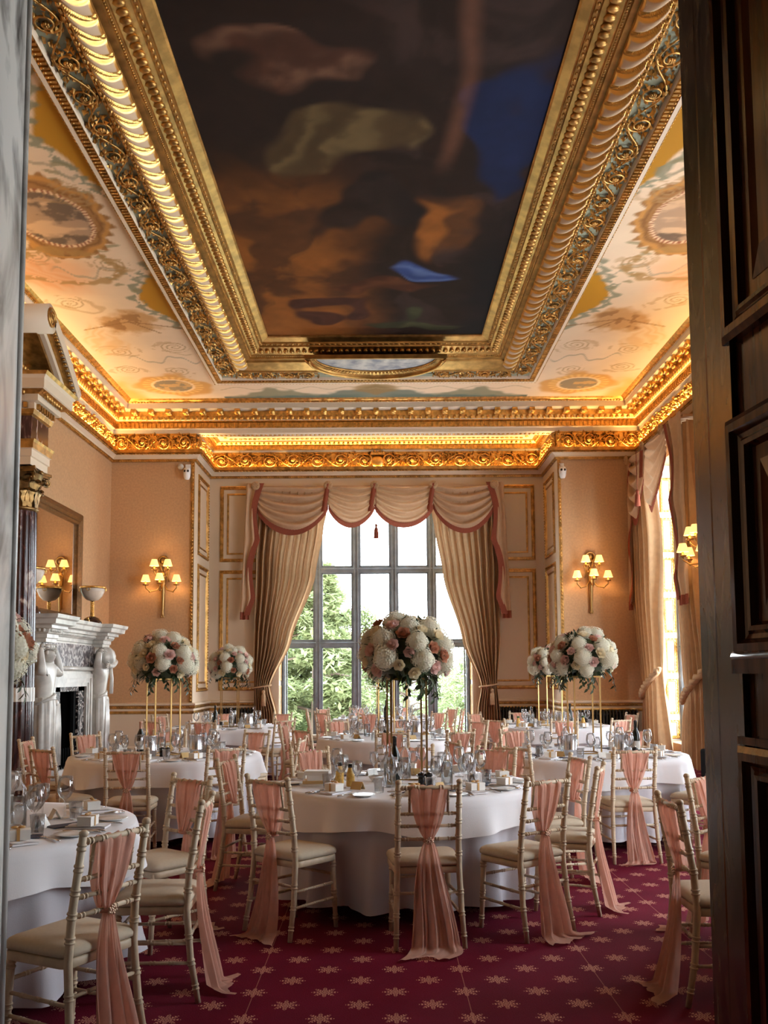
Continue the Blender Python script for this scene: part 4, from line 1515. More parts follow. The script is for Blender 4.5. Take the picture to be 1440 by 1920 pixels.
b.sweep(SP, out, False)
b.bb(WL, fr - 0.061, FY0 + 0.2, FY2 - 0.2, 2.021, 2.398)
b.bb(WL, fr + 0.119, FY0 + 0.181, FYA - 0.061, 2.021, 2.398)
b.bb(WL, fr + 0.119, FYB + 0.061, FY2 - 0.181, 2.021, 2.398)
along([(WL, FY0 + 0.18), (fr + 0.12, FY0 + 0.18), (fr + 0.12, FYA - 0.06)], 0.06, 0.075, lambda x, y, nx, ny: b.ball((x, y, 2.185), (0.024, 0.024, 0.03), 6, 4))
along([(fr - 0.06, FYA - 0.06), (fr - 0.06, FYB + 0.06)], 0.06, 0.075, lambda x, y, nx, ny: b.ball((x, y, 2.185), (0.024, 0.024, 0.03), 6, 4))
along([(fr + 0.12, FYB + 0.06), (fr + 0.12, FY2 - 0.18)], 0.06, 0.075, lambda x, y, nx, ny: b.ball((x, y, 2.185), (0.024, 0.024, 0.03), 6, 4))
fobj('mantel_shelf', b, MARBW)
b = MB()
b.bb(WL, fr - 0.02, FYA - 0.2, FYB + 0.1, 1.66, 2.04)
fobj('frieze_panel', b, MARBG)
b = MB()
b.bb(WL, fr - 0.12, FY0 + 0.3, FY2 - 0.3, 0.0, 0.12)
for ya, yb in ((FY0 + 0.25, FYA + 0.12), (FYB - 0.18, FY2 - 0.25)):
    b.bb(WL, fr - 0.04, ya, yb, 0.0, 2.03)
b.bb(WL, fr - 0.01, FYA + 0.0, FYB - 0.02, 1.38, 1.66)
for k, (p, dpt) in enumerate(((0.0, 0.05), (0.07, 0.03), (0.13, 0.015))):
    ya, yb, zt = FYA + 0.10 + p, FYB - 0.12 - p, 1.58 - p
    for q in ((ya, ya + 0.07, 0.1 + 0.001 * k, zt), (yb - 0.07, yb, 0.1 + 0.001 * k, zt), (ya + 0.07, yb - 0.07, zt - 0.07, zt)):
        b.bb(fr - 0.10, fr - 0.02 + dpt, *q)
b.tube([(fr + 0.02, FYA + 0.05, 1.66), (fr + 0.02, FYB - 0.07, 1.66)], 0.035, 10)
fobj('surround', b, MARBW)
b = MB()
ya, yb = FYA + 0.29, FYB - 0.31
b.bb(fr - 0.14, fr - 0.04, ya, ya + 0.30, 0.1, 1.40)
b.bb(fr - 0.14, fr - 0.04, yb - 0.30, yb, 0.1, 1.40)
b.bb(fr - 0.14, fr - 0.04, ya, yb, 1.31, 1.40)
fobj('marble_slips', b, MARBK)
b = MB()
b.bb(WL + 0.01, WL + 0.03, ya, yb, 0.0, 1.4)
b.bb(WL + 0.03, fr - 0.13, ya + 0.28, ya + 0.32, 0.0, 1.35)
b.bb(WL + 0.03, fr - 0.13, yb - 0.32, yb - 0.28, 0.0, 1.35)
b.bb(WL + 0.03, fr - 0.13, ya + 0.3, yb - 0.3, 1.31, 1.36)
b.bb(fr - 0.13, fr - 0.08, ya + 0.30, ya + 0.40, 0.1, 1.31)
b.bb(fr - 0.13, fr - 0.08, yb - 0.40, yb - 0.30, 0.1, 1.31)
for k in range(6):
    b.tube([(fr - 0.06, ya + 0.45 + k * 0.1, 0.15), (fr - 0.06, ya + 0.45 + k * 0.1, 0.45)], 0.012, 6)
fobj('firebox', b, mat('soot', (0.008, 0.008, 0.008), 0.95, spec=0.1))


def skinned(name, chains, mt, parent, loc, rz=0.0, lv=2):
    """one continuous body grown round a skeleton; chains of (x, y, z, radius) sharing joints"""
    V, E, R = [], [], []
    idx = {}
    for ch in chains:
        prev = None
        for x, y, z, r in ch:
            k = (round(x, 4), round(y, 4), round(z, 4))
            if k not in idx:
                idx[k] = len(V)
                V.append((x, y, z))
                R.append(r)
            i = idx[k]
            if prev is not None and prev != i:
                E.append((prev, i))
            prev = i
    me = bpy.data.meshes.new(name)
    me.from_pydata(V, E, [])
    o = bpy.data.objects.new(name, me)
    COL.objects.link(o)
    o.parent = parent
    o.location = loc
    o.rotation_euler = (0, 0, rz)
    sk = o.modifiers.new('skin', 'SKIN')
    sk.use_smooth_shade = True
    for i, d in enumerate(me.skin_vertices[0].data):
        rr = R[i]
        d.radius = rr if hasattr(rr, '__len__') else (rr, rr)
        d.use_root = (i == 0)
    sb = o.modifiers.new('sub', 'SUBSURF')
    sb.levels = lv
    sb.render_levels = lv
    me.materials.append(mt)
    return o


def hand(mb, wrist, dirv, up, s=1.0, curl=0.5):
    d = Vector(dirv).normalized()
    u = Vector(up).normalized()
    sd = d.cross(u).normalized()
    w = Vector(wrist)
    mb.ball(w + d * 0.045 * s, (0.045 * s, 0.045 * s, 0.045 * s), 8, 6)
    for k in range(4):
        b0 = w + d * 0.08 * s + sd * (k - 1.5) * 0.022 * s
        L = (0.07, 0.08, 0.075, 0.055)[k] * s
        mb.tube([b0 - d * 0.02, b0 + d * L * 0.5 - u * 0.01 * curl, b0 + d * L * 0.8 - u * 0.04 * curl, b0 + d * L * 0.85 - u * 0.07 * curl], [0.013 * s, 0.011 * s, 0.010 * s, 0.007 * s], 6)
    b0 = w + d * 0.03 * s + sd * 0.04 * s
    mb.tube([b0, b0 + sd * 0.03 * s + d * 0.03 * s, b0 + sd * 0.035 * s + d * 0.065 * s - u * 0.02], [0.014 * s, 0.012 * s, 0.008 * s], 6)


def figure(y, draped):
    """marble figure carrying the shelf; local +x into the room, +y along the wall"""
    root_loc = ((-4.70 if not draped else -4.74) - WL, y - 14.23, 0)
    if not draped:
        body = [[(0.0, 0, 1.16, (0.17, 0.15)), (0.02, 0, 1.32, (0.16, 0.13)), (0.03, 0, 1.50, (0.20, 0.15)), (0.02, 0, 1.64, (0.19, 0.13)), (0.05, 0, 1.73, 0.075), (0.10, -0.03, 1.83, (0.095, 0.10)), (0.11, -0.04, 1.92, (0.085, 0.095))],
                [(0.02, 0, 1.64, (0.19, 0.13)), (0.03, 0.22, 1.66, 0.085), (0.12, 0.37, 1.56, 0.068), (0.09, 0.33, 1.76, 0.055), (0.05, 0.27, 1.94, 0.042)],
                [(0.02, 0, 1.64, (0.19, 0.13)), (0.03, -0.22, 1.66, 0.085), (0.12, -0.36, 1.60, 0.068), (0.08, -0.30, 1.78, 0.055), (0.04, -0.22, 1.94, 0.042)]]
    else:
        body = [[(0.0, 0, 1.16, (0.16, 0.14)), (0.02, 0, 1.32, (0.15, 0.12)), (0.04, 0, 1.50, (0.18, 0.14)), (0.04, 0, 1.66, (0.17, 0.12)), (0.09, 0, 1.76, 0.075), (0.13, 0.02, 1.85, (0.09, 0.10)), (0.13, 0.03, 1.93, (0.085, 0.09))],
                [(0.04, 0, 1.66, (0.17, 0.12)), (0.06, 0.23, 1.70, 0.08), (0.20, 0.30, 1.80, 0.065), (0.24, 0.02, 1.72, 0.05), (0.24, -0.16, 1.70, 0.04)],
                [(0.04, 0, 1.66, (0.17, 0.12)), (0.05, -0.22, 1.68, 0.08), (0.10, -0.34, 1.80, 0.062), (0.10, -0.26, 1.94, 0.045)]]
    st = skinned('statue', body, MARBW, fp, root_loc)
    hx, hy = (0.10, -0.035) if not draped else (0.13, 0.025)
    def piece(nm, c, r, q=(8, 6)):
        g = MB()
        g.ball(c, r, *q)
        obj(nm, g, MARBW, st)
    piece('nose', (hx + 0.085, hy, 1.87), (0.022, 0.014, 0.03))
    for s in (-1, 1):
        piece('eye', (hx + 0.07, hy + s * 0.035, 1.895), (0.018, 0.022, 0.012))
        piece('ear', (hx, hy + s * 0.09, 1.87), (0.022, 0.012, 0.032))
    piece('mouth', (hx + 0.075, hy, 1.825), (0.016, 0.026, 0.008))
    for w_, d_, u_ in ((((0.05, 0.27, 1.94), (0.3, -0.9, 0.25), (0, 0, 1)), ((0.04, -0.22, 1.94), (0.3, 0.9, 0.25), (0, 0, 1))) if not draped else (((0.24, -0.16, 1.70), (0, -1, 0.1), (1, 0, 0)), ((0.10, -0.26, 1.94), (0.3, 0.9, 0.25), (0, 0, 1)))):
        g = MB()
        hand(g, w_, d_, u_, 1.0, 0.3)
        obj('hand', g, MARBW, st)
    b = MB()
    if not draped:
        for k in range(10):
            a = k * 0.63
            b.ball((0.08 + 0.05 * math.cos(a), -0.04 + 0.085 * math.sin(a), 1.95), (0.045, 0.04, 0.04), 6, 5)
        obj('hair', b, MARBW, st)
        b = MB()
    else:
        fold = lambda r, z, t: r * (1 + 0.09 * math.sin(t * 7 + z * 9))
        b.lathe([(0.13, 1.74), (0.17, 1.80), (0.165, 1.88), (0.14, 1.96), (0.08, 2.02), (0.0, 2.03)], 28, (0.10, 0.03, 0), fold=fold)
        b.tube([(0.17, 0.12, 1.72), (0.20, 0.10, 1.5), (0.19, 0.11, 1.25)], [0.03, 0.03, 0.035], 8)
    # drapery falling from the hips, gathered in a knot
    fold = lambda r, z, t: r * (1 + (0.05 + 0.07 * (1.25 - z)) * math.sin(t * 9 + 1.8 * math.sin(z * 2.2)) * 0.8 + 0.03 * math.sin(t * 21 + z * 3))
    w = 1.0 if not draped else 0.82
    b.lathe([(0.10 * w, 1.27), (0.152 * w, 1.24), (0.166 * w, 1.12), (0.165 * w, 0.85), (0.155 * w, 0.55), (0.165 * w, 0.25), (0.18 * w, 0.12), (0.0, 0.12)], 64, (0.02, 0, 0), fold=fold, sx=0.95, sy=1.1)
    for k in range(3):
        z = 1.235 - 0.03 * k
        b.tube([(0.02 + 0.145 * w * math.cos(a), 0.165 * w * math.sin(a), z + 0.06 * math.sin(a + 0.5 * k + 0.6)) for a in [i * 2 * PI / 20 for i in range(20)]], 0.022, 6, closed=True)
    b.ball((0.15 * w, 0.10 if not draped else 0.05, 1.17), (0.045, 0.07, 0.05), 10, 6)
    for k in range(5):
        yy = (0.08 if not draped else 0.0) + 0.035 * k
        b.tube([(0.155 * w, yy, 1.16), (0.165 * w, yy + 0.01 * (k - 2), 0.8), (0.165 * w, yy + 0.022 * (k - 2), 0.3)], [0.022, 0.026, 0.018], 6)
    dr = obj('drapery', b, MARBW, st)
    b = MB()
    for s in (-1, 1):
        b.ball((0.16, s * 0.10, 0.15), (0.12, 0.05, 0.045), 8, 5)
    obj('feet', b, MARBW, st)


figure(12.76, False)
figure(15.38, True)

# mirror over the mantel
mi = empty('mirror', (-5.25, 14.23, 2.405))
tag(mi, 'large wall mirror in an aged gilt frame standing on the mantel', 'mirror')
b = MB()
y0, y1, z0, z1 = -1.76, 1.76, 0.0, 1.96
prof = [(0, -0.10), (0.0, 0.0), (0.03, 0.02), (0.09, 0.03), (0.13, 0.0), (0.16, 0.012), (0.19, -0.01), (0.20, -0.06)]
cor = [(y0, z0, 1, 1), (y1, z0, -1, 1), (y1, z1, -1, -1), (y0, z1, 1, -1)]
n = len(prof)
vs = [(o, cy + sy_ * p, cz + sz * p) for cy, cz, sy_, sz in cor for p, o in prof]
b.add(vs, [(i * n + j, i * n + j + 1, ((i + 1) % 4) * n + j + 1, ((i + 1) % 4) * n + j) for j in range(n - 1) for i in range(4)])
obj('frame', b, OLDGOLD, mi)
b = MB()
b.add([(-0.05, y0 + 0.19, z0 + 0.19), (-0.05, y1 - 0.19, z0 + 0.19), (-0.05, y1 - 0.19, z1 - 0.19), (-0.05, y0 + 0.19, z1 - 0.19)], [(0, 1, 2, 3)])
obj('mirror_glass', b, MIRROR, mi)


def uplighter(y, x, label):
    r = empty('bowl_lamp', (x, y, 2.40))
    tag(r, label, 'lamp', None)
    b = MB()
    b.lathe([(0.0, 0.0), (0.17, 0.0), (0.17, 0.02), (0.16, 0.06), (0.12, 0.12), (0.05, 0.155), (0.0, 0.16)], 24)
    obj('dome_base', b, BRONZE, r)
    b = MB()
    for k in range(3):
        b.tube([(0.018 * math.cos(i * 0.8 + k * 2.09), 0.018 * math.sin(i * 0.8 + k * 2.09), 0.15 + i * 0.0125) for i in range(22)], 0.017, 6)
    b.ball((0, 0, 0.16), (0.04, 0.04, 0.02), 10, 6)
    obj('twisted_stem', b, GOLD, r)
    b = MB()
    b.lathe([(0.03, 0.42), (0.10, 0.44), (0.16, 0.50), (0.195, 0.58), (0.205, 0.645), (0.195, 0.645), (0.18, 0.58), (0.15, 0.51), (0.09, 0.455), (0.0, 0.45)], 32)
    obj('bowl', b, ALAB, r)
    b = MB()
    b.lathe([(0.205, 0.63), (0.218, 0.63), (0.218, 0.665), (0.20, 0.665)], 32)
    for a in (0.0, PI / 2, PI, 3 * PI / 2):
        b.tube([(0.225 * math.cos(a) - 0.03 * math.sin(a) * math.sin(t), 0.225 * math.sin(a) + 0.03 * math.cos(a) * math.sin(t), 0.61 - 0.03 * math.cos(t) + 0.0) for t in [i * PI / 6 for i in range(12)]], 0.006, 5, closed=True)
    obj('rim', b, GOLD, r)
    light('bowl_lamp_bulb', 'POINT', (x - 0.05, y, 2.40 + 0.60), 14.0, (1, 0.62, 0.26), radius=0.03)


uplighter(15.60, -4.93, 'alabaster bowl lamp on twisted gold stem at the far end of the mantel')
uplighter(12.78, -4.93, 'alabaster bowl lamp half hidden behind the fluted column')
b = MB()
b.box((0, 0, 0.04), (0.05, 0.06, 0.08))
b.ball((0, 0, 0.10), (0.022, 0.022, 0.03), 8, 6)
tag(obj('candle_stub', b, GOLD2, None, (-4.9, 15.28, 2.402)), 'tiny gold ornament on the mantel beside the bowl lamp', 'ornament')

# ------------------------------------------------------------------ wall sconces
def sconce(loc, rz, label, reach=1.0):
    """local -y comes out of the wall"""
    r = empty('wall_sconce', loc, rz)
    tag(r, label, 'wall lamp', 'five-light gilt wall sconces')
    b = MB()
    b.lathe([(0.012, -0.60), (0.03, -0.58), (0.022, -0.52), (0.032, -0.3), (0.05, 0.0), (0.062, 0.15), (0.05, 0.17), (0.066, 0.20), (0.05, 0.24), (0.02, 0.28)], 14, (0, -0.06, 0))
    for s in (-1, 1):
        b.ball((s * 0.018, -0.07, -0.60), (0.02, 0.02, 0.03), 8, 6)
    b.bb(-0.03, 0.03, -0.03, 0, -0.45, 0.2)
    obj('back_stem', b, BRASS, r)
    b = MB()
    b.tube([(0.09 * math.cos(t), -0.05, 0.50 + 0.085 * math.sin(t)) for t in [i * 2 * PI / 20 for i in range(20)]], 0.024, 6, closed=True)
    for s in (-1, 1):
        b.tube([(0, -0.06, 0.47), (s * 0.05, -0.07, 0.40), (s * 0.03, -0.07, 0.32), (s * 0.01, -0.06, 0.28)], 0.02, 6)
        b.tube([(s * 0.05, -0.06, 0.40), (s * 0.12, -0.06, 0.30), (s * 0.09, -0.06, 0.2), (s * 0.12, -0.06, 0.08)], 0.012, 6)
    b.ball((0, -0.07, 0.50), (0.05, 0.03, 0.05), 8, 6)
    obj('ribbon_bow', b, BRASS, r)
    arms = ((-0.30, -0.22, 0.0, 0.02), (0.0, -0.34, 0.02, 0.0), (0.30, -0.22, 0.0, 0.02), (-0.13, -0.24, 0.30, 0.22), (0.13, -0.24, 0.30, 0.22))
    arms = [(ax, ay * reach, az, q) for ax, ay, az, q in arms]
    for ax, ay, az, rz0 in arms:
        b = MB()
        b.tube([(0.0 + 0.03 * (1 if ax > 0 else -1), -0.08, rz0 + 0.02), (ax * 0.35, -0.08 + (ay + 0.08) * 0.3, az - 0.09), (ax * 0.75, ay * 0.8, az - 0.12), (ax, ay, az - 0.05), (ax, ay, az + 0.01)], 0.013, 7)
        b.lathe([(0.0, 0), (0.05, 0.0), (0.062, 0.02), (0.02, 0.03), (0.016, 0.075)], 12, (ax, ay, az))
        b.ball((ax * 0.75, ay * 0.8, az - 0.12), 0.022, 8, 5)
        arm = obj('arm', b, BRASS, r)
        b = MB()
        pleat = lambda rr, z, t: rr * (1 + 0.018 * math.sin(t * 24))
        b.lathe([(0.092, 0.075), (0.052, 0.205)], 48, (ax, ay, az), fold=pleat)
        obj('lampshade', b, SHADEM, arm)
    M = Matrix.Translation(loc) @ Matrix.Rotation(rz, 4, 'Z')
    for ax, ay, az, _ in arms:
        p = M @ Vector((ax, ay, az + 0.135))
        light('sconce_bulb', 'POINT', p, SCONCE_W, (1, 0.60, 0.24), radius=0.03)


sconce((-4.29, WB, 3.30), 0, 'gilt sconce with five lit shades on the fireplace-side end wall')
sconce((4.12, WB, 3.33), 0, 'gilt sconce with five lit shades over the long black radiator')
sconce((WR, 14.05, 3.30), -PI / 2, 'gilt sconce partly hidden by the door, beside the side-window curtain', 1.6)

# ------------------------------------------------------------------ security cameras
for x, z, lb in ((-3.83, 5.60, 'white security camera high up beside a round white sensor'), (3.60, 5.58, 'white security camera high up near the side-window pelmet')):
    r = empty('security_camera', (x, WB, z))
    tag(r, lb, 'camera')
    b = MB()
    b.bb(-0.05, 0.05, -0.04, 0, 0.0, 0.13)
    b.tube([(0, -0.03, 0.02), (0, -0.10, -0.02)], 0.03, 10)
    obj('bracket', b, WHITEP, r)
    b = MB()
    b.lathe([(0.0, 0.10), (0.06, 0.09), (0.075, 0.03), (0.065, -0.08), (0.045, -0.13), (0.0, -0.14)], 20, (0, -0.13, -0.06))
    obj('housing', b, WHITEP, r)
    b = MB()
    for s in (-1, 1):
        b.ball((s * 0.028, -0.192, -0.035), (0.026, 0.014, 0.026), 10, 6)
    obj('lenses', b, BLACKG, r)
b = MB()
b.tube([(0, 0, 0), (0, -0.03, 0)], 0.06, 24)
tag(obj('sensor_disc', b, WHITEP, None, (-3.98, WB, 5.69)), 'round white wall sensor beside the security camera', 'sensor')

# ------------------------------------------------------------------ radiators
def radiator(x0, x1, y, z1, label):
    r = empty('radiator', ((x0 + x1) / 2, y, 0))
    tag(r, label, 'radiator')
    n = int((x1 - x0) / 0.062)
    w = (x1 - x0) / n
    b = MB()
    for i in range(n):
        x = -(x1 - x0) / 2 + (i + 0.5) * w
        for dy in (-0.045, 0.045):
            b.tube([(x, dy, 0.12), (x, dy, z1 - 0.02)], 0.021, 6)
        b.tube([(x, -0.045, z1 - 0.03), (x, 0, z1), (x, 0.045, z1 - 0.03)], 0.023, 6)
        b.tube([(x, -0.045, 0.13), (x, 0.045, 0.13)], 0.023, 6)
    b.tube([(-(x1 - x0) / 2, 0, 0.16), ((x1 - x0) / 2, 0, 0.16)], 0.025, 8)
    b.tube([(-(x1 - x0) / 2, 0, z1 - 0.08), ((x1 - x0) / 2, 0, z1 - 0.08)], 0.025, 8)
    obj('columns', b, BLACKM, r)
    for s in (-1, 1):
        b = MB()
        b.bb(s * (x1 - x0) * 0.45 - 0.025, s * (x1 - x0) * 0.45 + 0.025, -0.06, 0.06, 0, 0.13)
        obj('foot', b, BLACKM, r)


radiator(-3.45, -2.72, WB2 - 0.14, 0.85, 'short black column radiator in the bay below the small flower stand')
radiator(2.45, 3.25, WB2 - 0.14, 0.84, 'short black column radiator in the bay beside the curtain')
radiator(3.78, 4.95, WB - 0.14, 0.82, 'long black column radiator under the sconce by the side window')
b = MB()
b.bb(-0.16, 0.16, -0.14, 0.14, 0.0, 0.50)
sp = obj('loudspeaker', b, mat('matt_black', (0.006, 0.006, 0.006), 0.9, spec=0.1), None, (4.52, 12.6, 0.0), bevel=0.03)
tag(sp, 'black rounded box at floor level beside the side-window curtain', 'loudspeaker')

# ------------------------------------------------------------------ curtains
def lerp_tab(tab, z):
    """tab of (z, value), descending z"""
    if z >= tab[0][0]: return tab[0][1]
    for (z0, v0), (z1, v1) in zip(tab, tab[1:]):
        if z >= z1:
            t = (z0 - z) / (z0 - z1)
            t = t * t * (3 - 2 * t) * 0.5 + t * 0.5
            return v0 + (v1 - v0) * t
    return tab[-1][1]


def curtain(loc, rz, outer, inner, ztop, zbot, ztie, label, folds=8, seed=0, tie='tassel', group=None):
    r = empty('curtain', loc, rz)
    tag(r, label, 'curtain', group)
    rnd = random.Random(seed)
    ph = [rnd.uniform(-0.25, 0.25) for _ in range(folds + 2)]
    NU, NV = folds * 10, 60

    def fn(u, v):
        z = ztop + (zbot - ztop) * v
        xo, xi = lerp_tab(outer, z), lerp_tab(inner, z)
        w = abs(xi - xo)
        amp = 0.04 + 0.045 * min(1.0, w / 1.2) + 0.02
        k = u * folds
        f = math.sin(2 * PI * k + ph[int(k)] * 2 + 0.5 * math.sin(z * 1.3 + int(k)))
        f = (abs(f) ** 0.7) * (1 if f > 0 else -1)
        g = math.exp(-((z - ztie) / 0.16) ** 2)
        y = -0.10 - amp * f * (1 - 0.45 * g) - 0.05 * math.sin(u * PI) * (1 + g)
        return (xo + (xi - xo) * (u + 0.012 * math.sin(2 * PI * k + 1.0)), y, z)
    b = MB()
    b.grid(fn, NU, NV)
    obj('cloth', b, DRAPE, r)
    xo, xi = lerp_tab(outer, ztie), lerp_tab(inner, ztie)
    xm, hw = (xo + xi) / 2, abs(xi - xo) / 2
    b = MB()
    if tie == 'tassel':
        b.tube([(xm + (hw + 0.02) * math.cos(a), -0.12 + 0.13 * math.sin(a), ztie + 0.03 * math.cos(a)) for a in [i * 2 * PI / 24 for i in range(24)]], 0.02, 6, closed=True)
        b.lathe([(0.0, 0.02), (0.03, 0.0), (0.035, -0.04), (0.02, -0.06), (0.045, -0.10), (0.05, -0.32), (0.0, -0.32)], 12, (xm + hw * 0.3, -0.27, ztie - 0.08), fold=lambda rr, z, t: rr * (1 + 0.06 * math.sin(t * 12)))
    else:
        s = 1 if tie == 'up+' else -1
        for k in range(2):
            b.tube([(xm + s * (hw + 0.03) * (-1 + 2 * t) , -0.30 + 0.10 * abs(2 * t - 1) ** 2 + 0.02 * math.cos(t * 26 + k * PI), ztie - 0.12 + 0.50 * t ** 1.4 + 0.035 * math.sin(t * 26 + k * PI)) for t in [i / 40 for i in range(41)]], 0.042, 8)
    obj('tieback', b, CORD, r)
    return r


TO = [(5.0, -2.62), (4.0, -2.70), (2.3, -2.72), (1.3, -2.70), (0.7, -2.70), (0.0, -2.74)]
TI = [(5.0, -1.18), (4.7, -1.24), (3.63, -1.42), (2.28, -1.92), (1.3, -2.36), (0.7, -2.20), (0.0, -2.12)]
curtain((0, WB2 - 0.06, 0), 0, TO, TI, 5.45, 0.03, 1.30, 'long beige bay curtain tied back on the hearth side', 9, 1)
TO2 = [(5.0, 2.55), (4.0, 2.55), (2.3, 2.52), (1.3, 2.43), (0.7, 2.48), (0.0, 2.54)]
TI2 = [(5.0, 1.10), (4.7, 1.15), (3.61, 1.33), (2.26, 1.72), (1.3, 2.08), (0.8, 1.98), (0.0, 1.93)]
curtain((0, WB2 - 0.06, 0), 0, TO2, TI2, 5.45, 0.03, 1.30, 'long beige bay curtain tied back on the side-window side', 9, 2)


def pelmet(loc, rz, pts, dropz, ztop, tails, label, tassels):
    """swags hung between rosettes; local x along the window, -y into the room"""
    r = empty('pelmet', loc, rz)
    tag(r, label, 'pelmet')
    for i in range(len(pts) - 1):
        xa, xb = pts[i], pts[i + 1]
        D = dropz[i]

        def pos(u, v, xa=xa, xb=xb, D=D):
            sag = 4 * u * (1 - u)
            end = -0.06 - 0.42 * v ** 1.1
            d = (0.05 + (D - 0.42) * v) * sag ** 0.8
            rip = math.sin(v * 2 * PI * 4.6 + 0.9 * math.sin(u * 5 + i) + 0.4) * (0.016 + 0.050 * sag)
            y = -0.27 - 0.13 * sag ** 0.6 * (0.3 + 0.7 * v) - rip
            return (xa + (xb - xa) * u + 0.05 * (1 - v) * (u - 0.5), y, ztop + end - d)
        b = MB()
        b.grid(pos, 26, 44)
        sw = obj('swag', b, SWAGM, r)
        b = MB()

        def fr(u, v):
            x, y, z = pos(u, 1.0)
            return (x, y - 0.012 - 0.004 * math.sin(u * 160), z + 0.035 - 0.135 * v)
        b.grid(fr, 60, 3)
        obj('fringe', b, TRIMC, sw)
        if i < len(pts) - 2:
            b = MB()
            b.grid(lambda u, v: (xb - 0.05 + 0.10 * u - 0.10 * v, -0.34 - 0.05 * math.sin(u * PI), ztop - 0.04 - 0.60 * v), 6, 16)
            obj('swag_trim', b, TRIMC, sw)
    for x in pts:
        b = MB()
        b.lathe([(0.0, 0.035), (0.03, 0.04), (0.05, 0.03), (0.085, 0.035), (0.095, 0.015), (0.085, 0.0)], 16)
        for k in range(8):
            b.tube([(0.03 * math.cos(k * PI / 4), 0.03 * math.sin(k * PI / 4), 0.04), (0.08 * math.cos(k * PI / 4), 0.08 * math.sin(k * PI / 4), 0.04)], 0.007, 5)
        b.v = [(px, -pz, py) for px, py, pz in b.v]
        o = obj('rosette', b, CORD, r)
        o.location = (x, -0.34, ztop - 0.07)
    for xo, xi, zb, zt in tails:
        b = MB()
        s = 1 if xi > xo else -1
        W_ = abs(xi - xo)

        def tail(u, v):
            zbot = zb + 0.22 * (0 if u < 0.5 else 1) * 0 
            edge = 1 - 0.22 * v - 0.30 * abs(math.sin(v * PI * 2.3))
            x = xo - s * 0.12 * v + s * W_ * u * edge
            return (x, -0.30 - 0.03 * math.sin(u * 2 * PI * 2.0), zt + (zb - zt) * v)
        b.grid(tail, 20, 40)
        tl = obj('tail', b, SWAGM, r)
        b = MB()

        def trim(u, v):
            x, y, z = tail(1.0, v)
            return (x + s * (0.02 - 0.13 * u), y - 0.02 - 0.02 * math.sin(v * 14), z)
        b.grid(trim, 4, 60)
        obj('tail_trim', b, TRIMC, tl)
        b = MB()

        def hem(u, v):
            x, y, z = tail(u, 1.0)
            return (x, y - 0.012, z + 0.07 - 0.16 * v)
        b.grid(hem, 20, 2)
        obj('tail_fringe', b, TRIMC, tl)
    for x, z in tassels:
        b = MB()
        b.tube([(x, -0.46, ztop - 0.15), (x, -0.46, z + 0.15)], 0.007, 6)
        b.lathe([(0.0, 0.15), (0.02, 0.14), (0.03, 0.10), (0.018, 0.08), (0.04, 0.04), (0.055, -0.16), (0.0, -0.16)], 14, (x, -0.46, z), fold=lambda rr, zz, t: rr * (1 + 0.05 * math.sin(t * 14)))
        obj('tassel', b, TRIMC, r)
    b = MB()
    b.bb(min(t[0] for t in tails) - 0.02 if tails else pts[0], max(t[0] for t in tails) + 0.02 if tails else pts[-1], -0.27, -0.012, ztop - 0.10, ztop - 0.06)
    obj('board', b, SWAGM, r)
    return r


pelmet((0, WB2 - 0.01, 0), 0, [-2.66, -1.12, -0.13, 1.12, 2.42], [0.93, 0.78, 0.79, 0.91], 5.63, [(-2.86, -2.50, 2.80, 5.62), (2.62, 2.26, 2.80, 5.62)],
       'draped pelmet of four fringed swags across the top of the bay', [(-0.10, 4.56)])
# side window: local x runs towards the doorway, local -y into the room
SY = 16.0
curtain((WR - 0.08, SY, 0), -PI / 2, [(5.0, -1.92), (3.0, -1.90), (1.2, -1.45), (0.6, -1.5), (0.0, -1.55)], [(5.0, -0.75), (4.0, -0.52), (3.0, -0.50), (1.6, -0.42), (1.2, -0.38), (0.6, -0.30), (0.0, -0.22)],
        5.6, 0.03, 1.22, 'long beige side-window curtain next to the long radiator, with plaited tieback', 6, 5, 'up+')
curtain((WR - 0.08, SY, 0), -PI / 2, [(5.0, 1.56), (3.0, 1.58), (1.2, 1.95), (0.6, 2.0), (0.0, 2.05)], [(5.0, 0.55), (3.4, 0.66), (1.6, 0.86), (1.2, 0.92), (0.6, 0.74), (0.0, 0.66)],
        5.6, 0.03, 1.20, 'long beige side-window curtain against the door edge, with plaited tieback', 7, 6, 'up+')
pelmet((WR - 0.03, SY, 0), -PI / 2, [-1.72, -0.62, 0.52], [1.25, 1.2], 5.78, [(-1.76, -1.54, 2.85, 5.6), (1.42, 0.58, 2.72, 5.78)],
       'draped pelmet with two deep swags and tassel over the side window', [(-0.62, 4.75)])
# flat side panel of that pelmet is its tail

# ------------------------------------------------------------------ tables and their cloths
TABLES = {
    'TL1': (-2.22, 4.82), 'TL2': (-2.12, 9.10), 'TL3': (-2.30, 13.90),
    'T1': (0.15, 6.62), 'T2': (0.13, 11.40), 'T3': (0.05, 16.30),
    'TR1': (2.85, 4.62), 'TR2': (1.99, 8.93), 'TR3': (2.50, 13.75)}
TNAME = {
    'TL1': 'table by the marble jamb', 'TL2': 'table by the fireplace', 'TL3': 'table in the fireplace corner',
    'T1': 'table with two sauce jars', 'T2': 'table behind the sauce-jar one', 'T3': 'table in the bay',
    'TR1': 'table behind the door', 'TR2': 'table by the side window', 'TR3': 'table by the long radiator'}
SIDES = ['doorway side', 'doorway side towards curtains', 'curtain side towards doorway', 'curtain side towards bay', 'bay side towards curtains',
         'bay side', 'bay side towards hearth', 'hearth side towards bay', 'hearth side towards doorway', 'doorway side towards hearth']
TR_, TZ = 0.905, 0.77

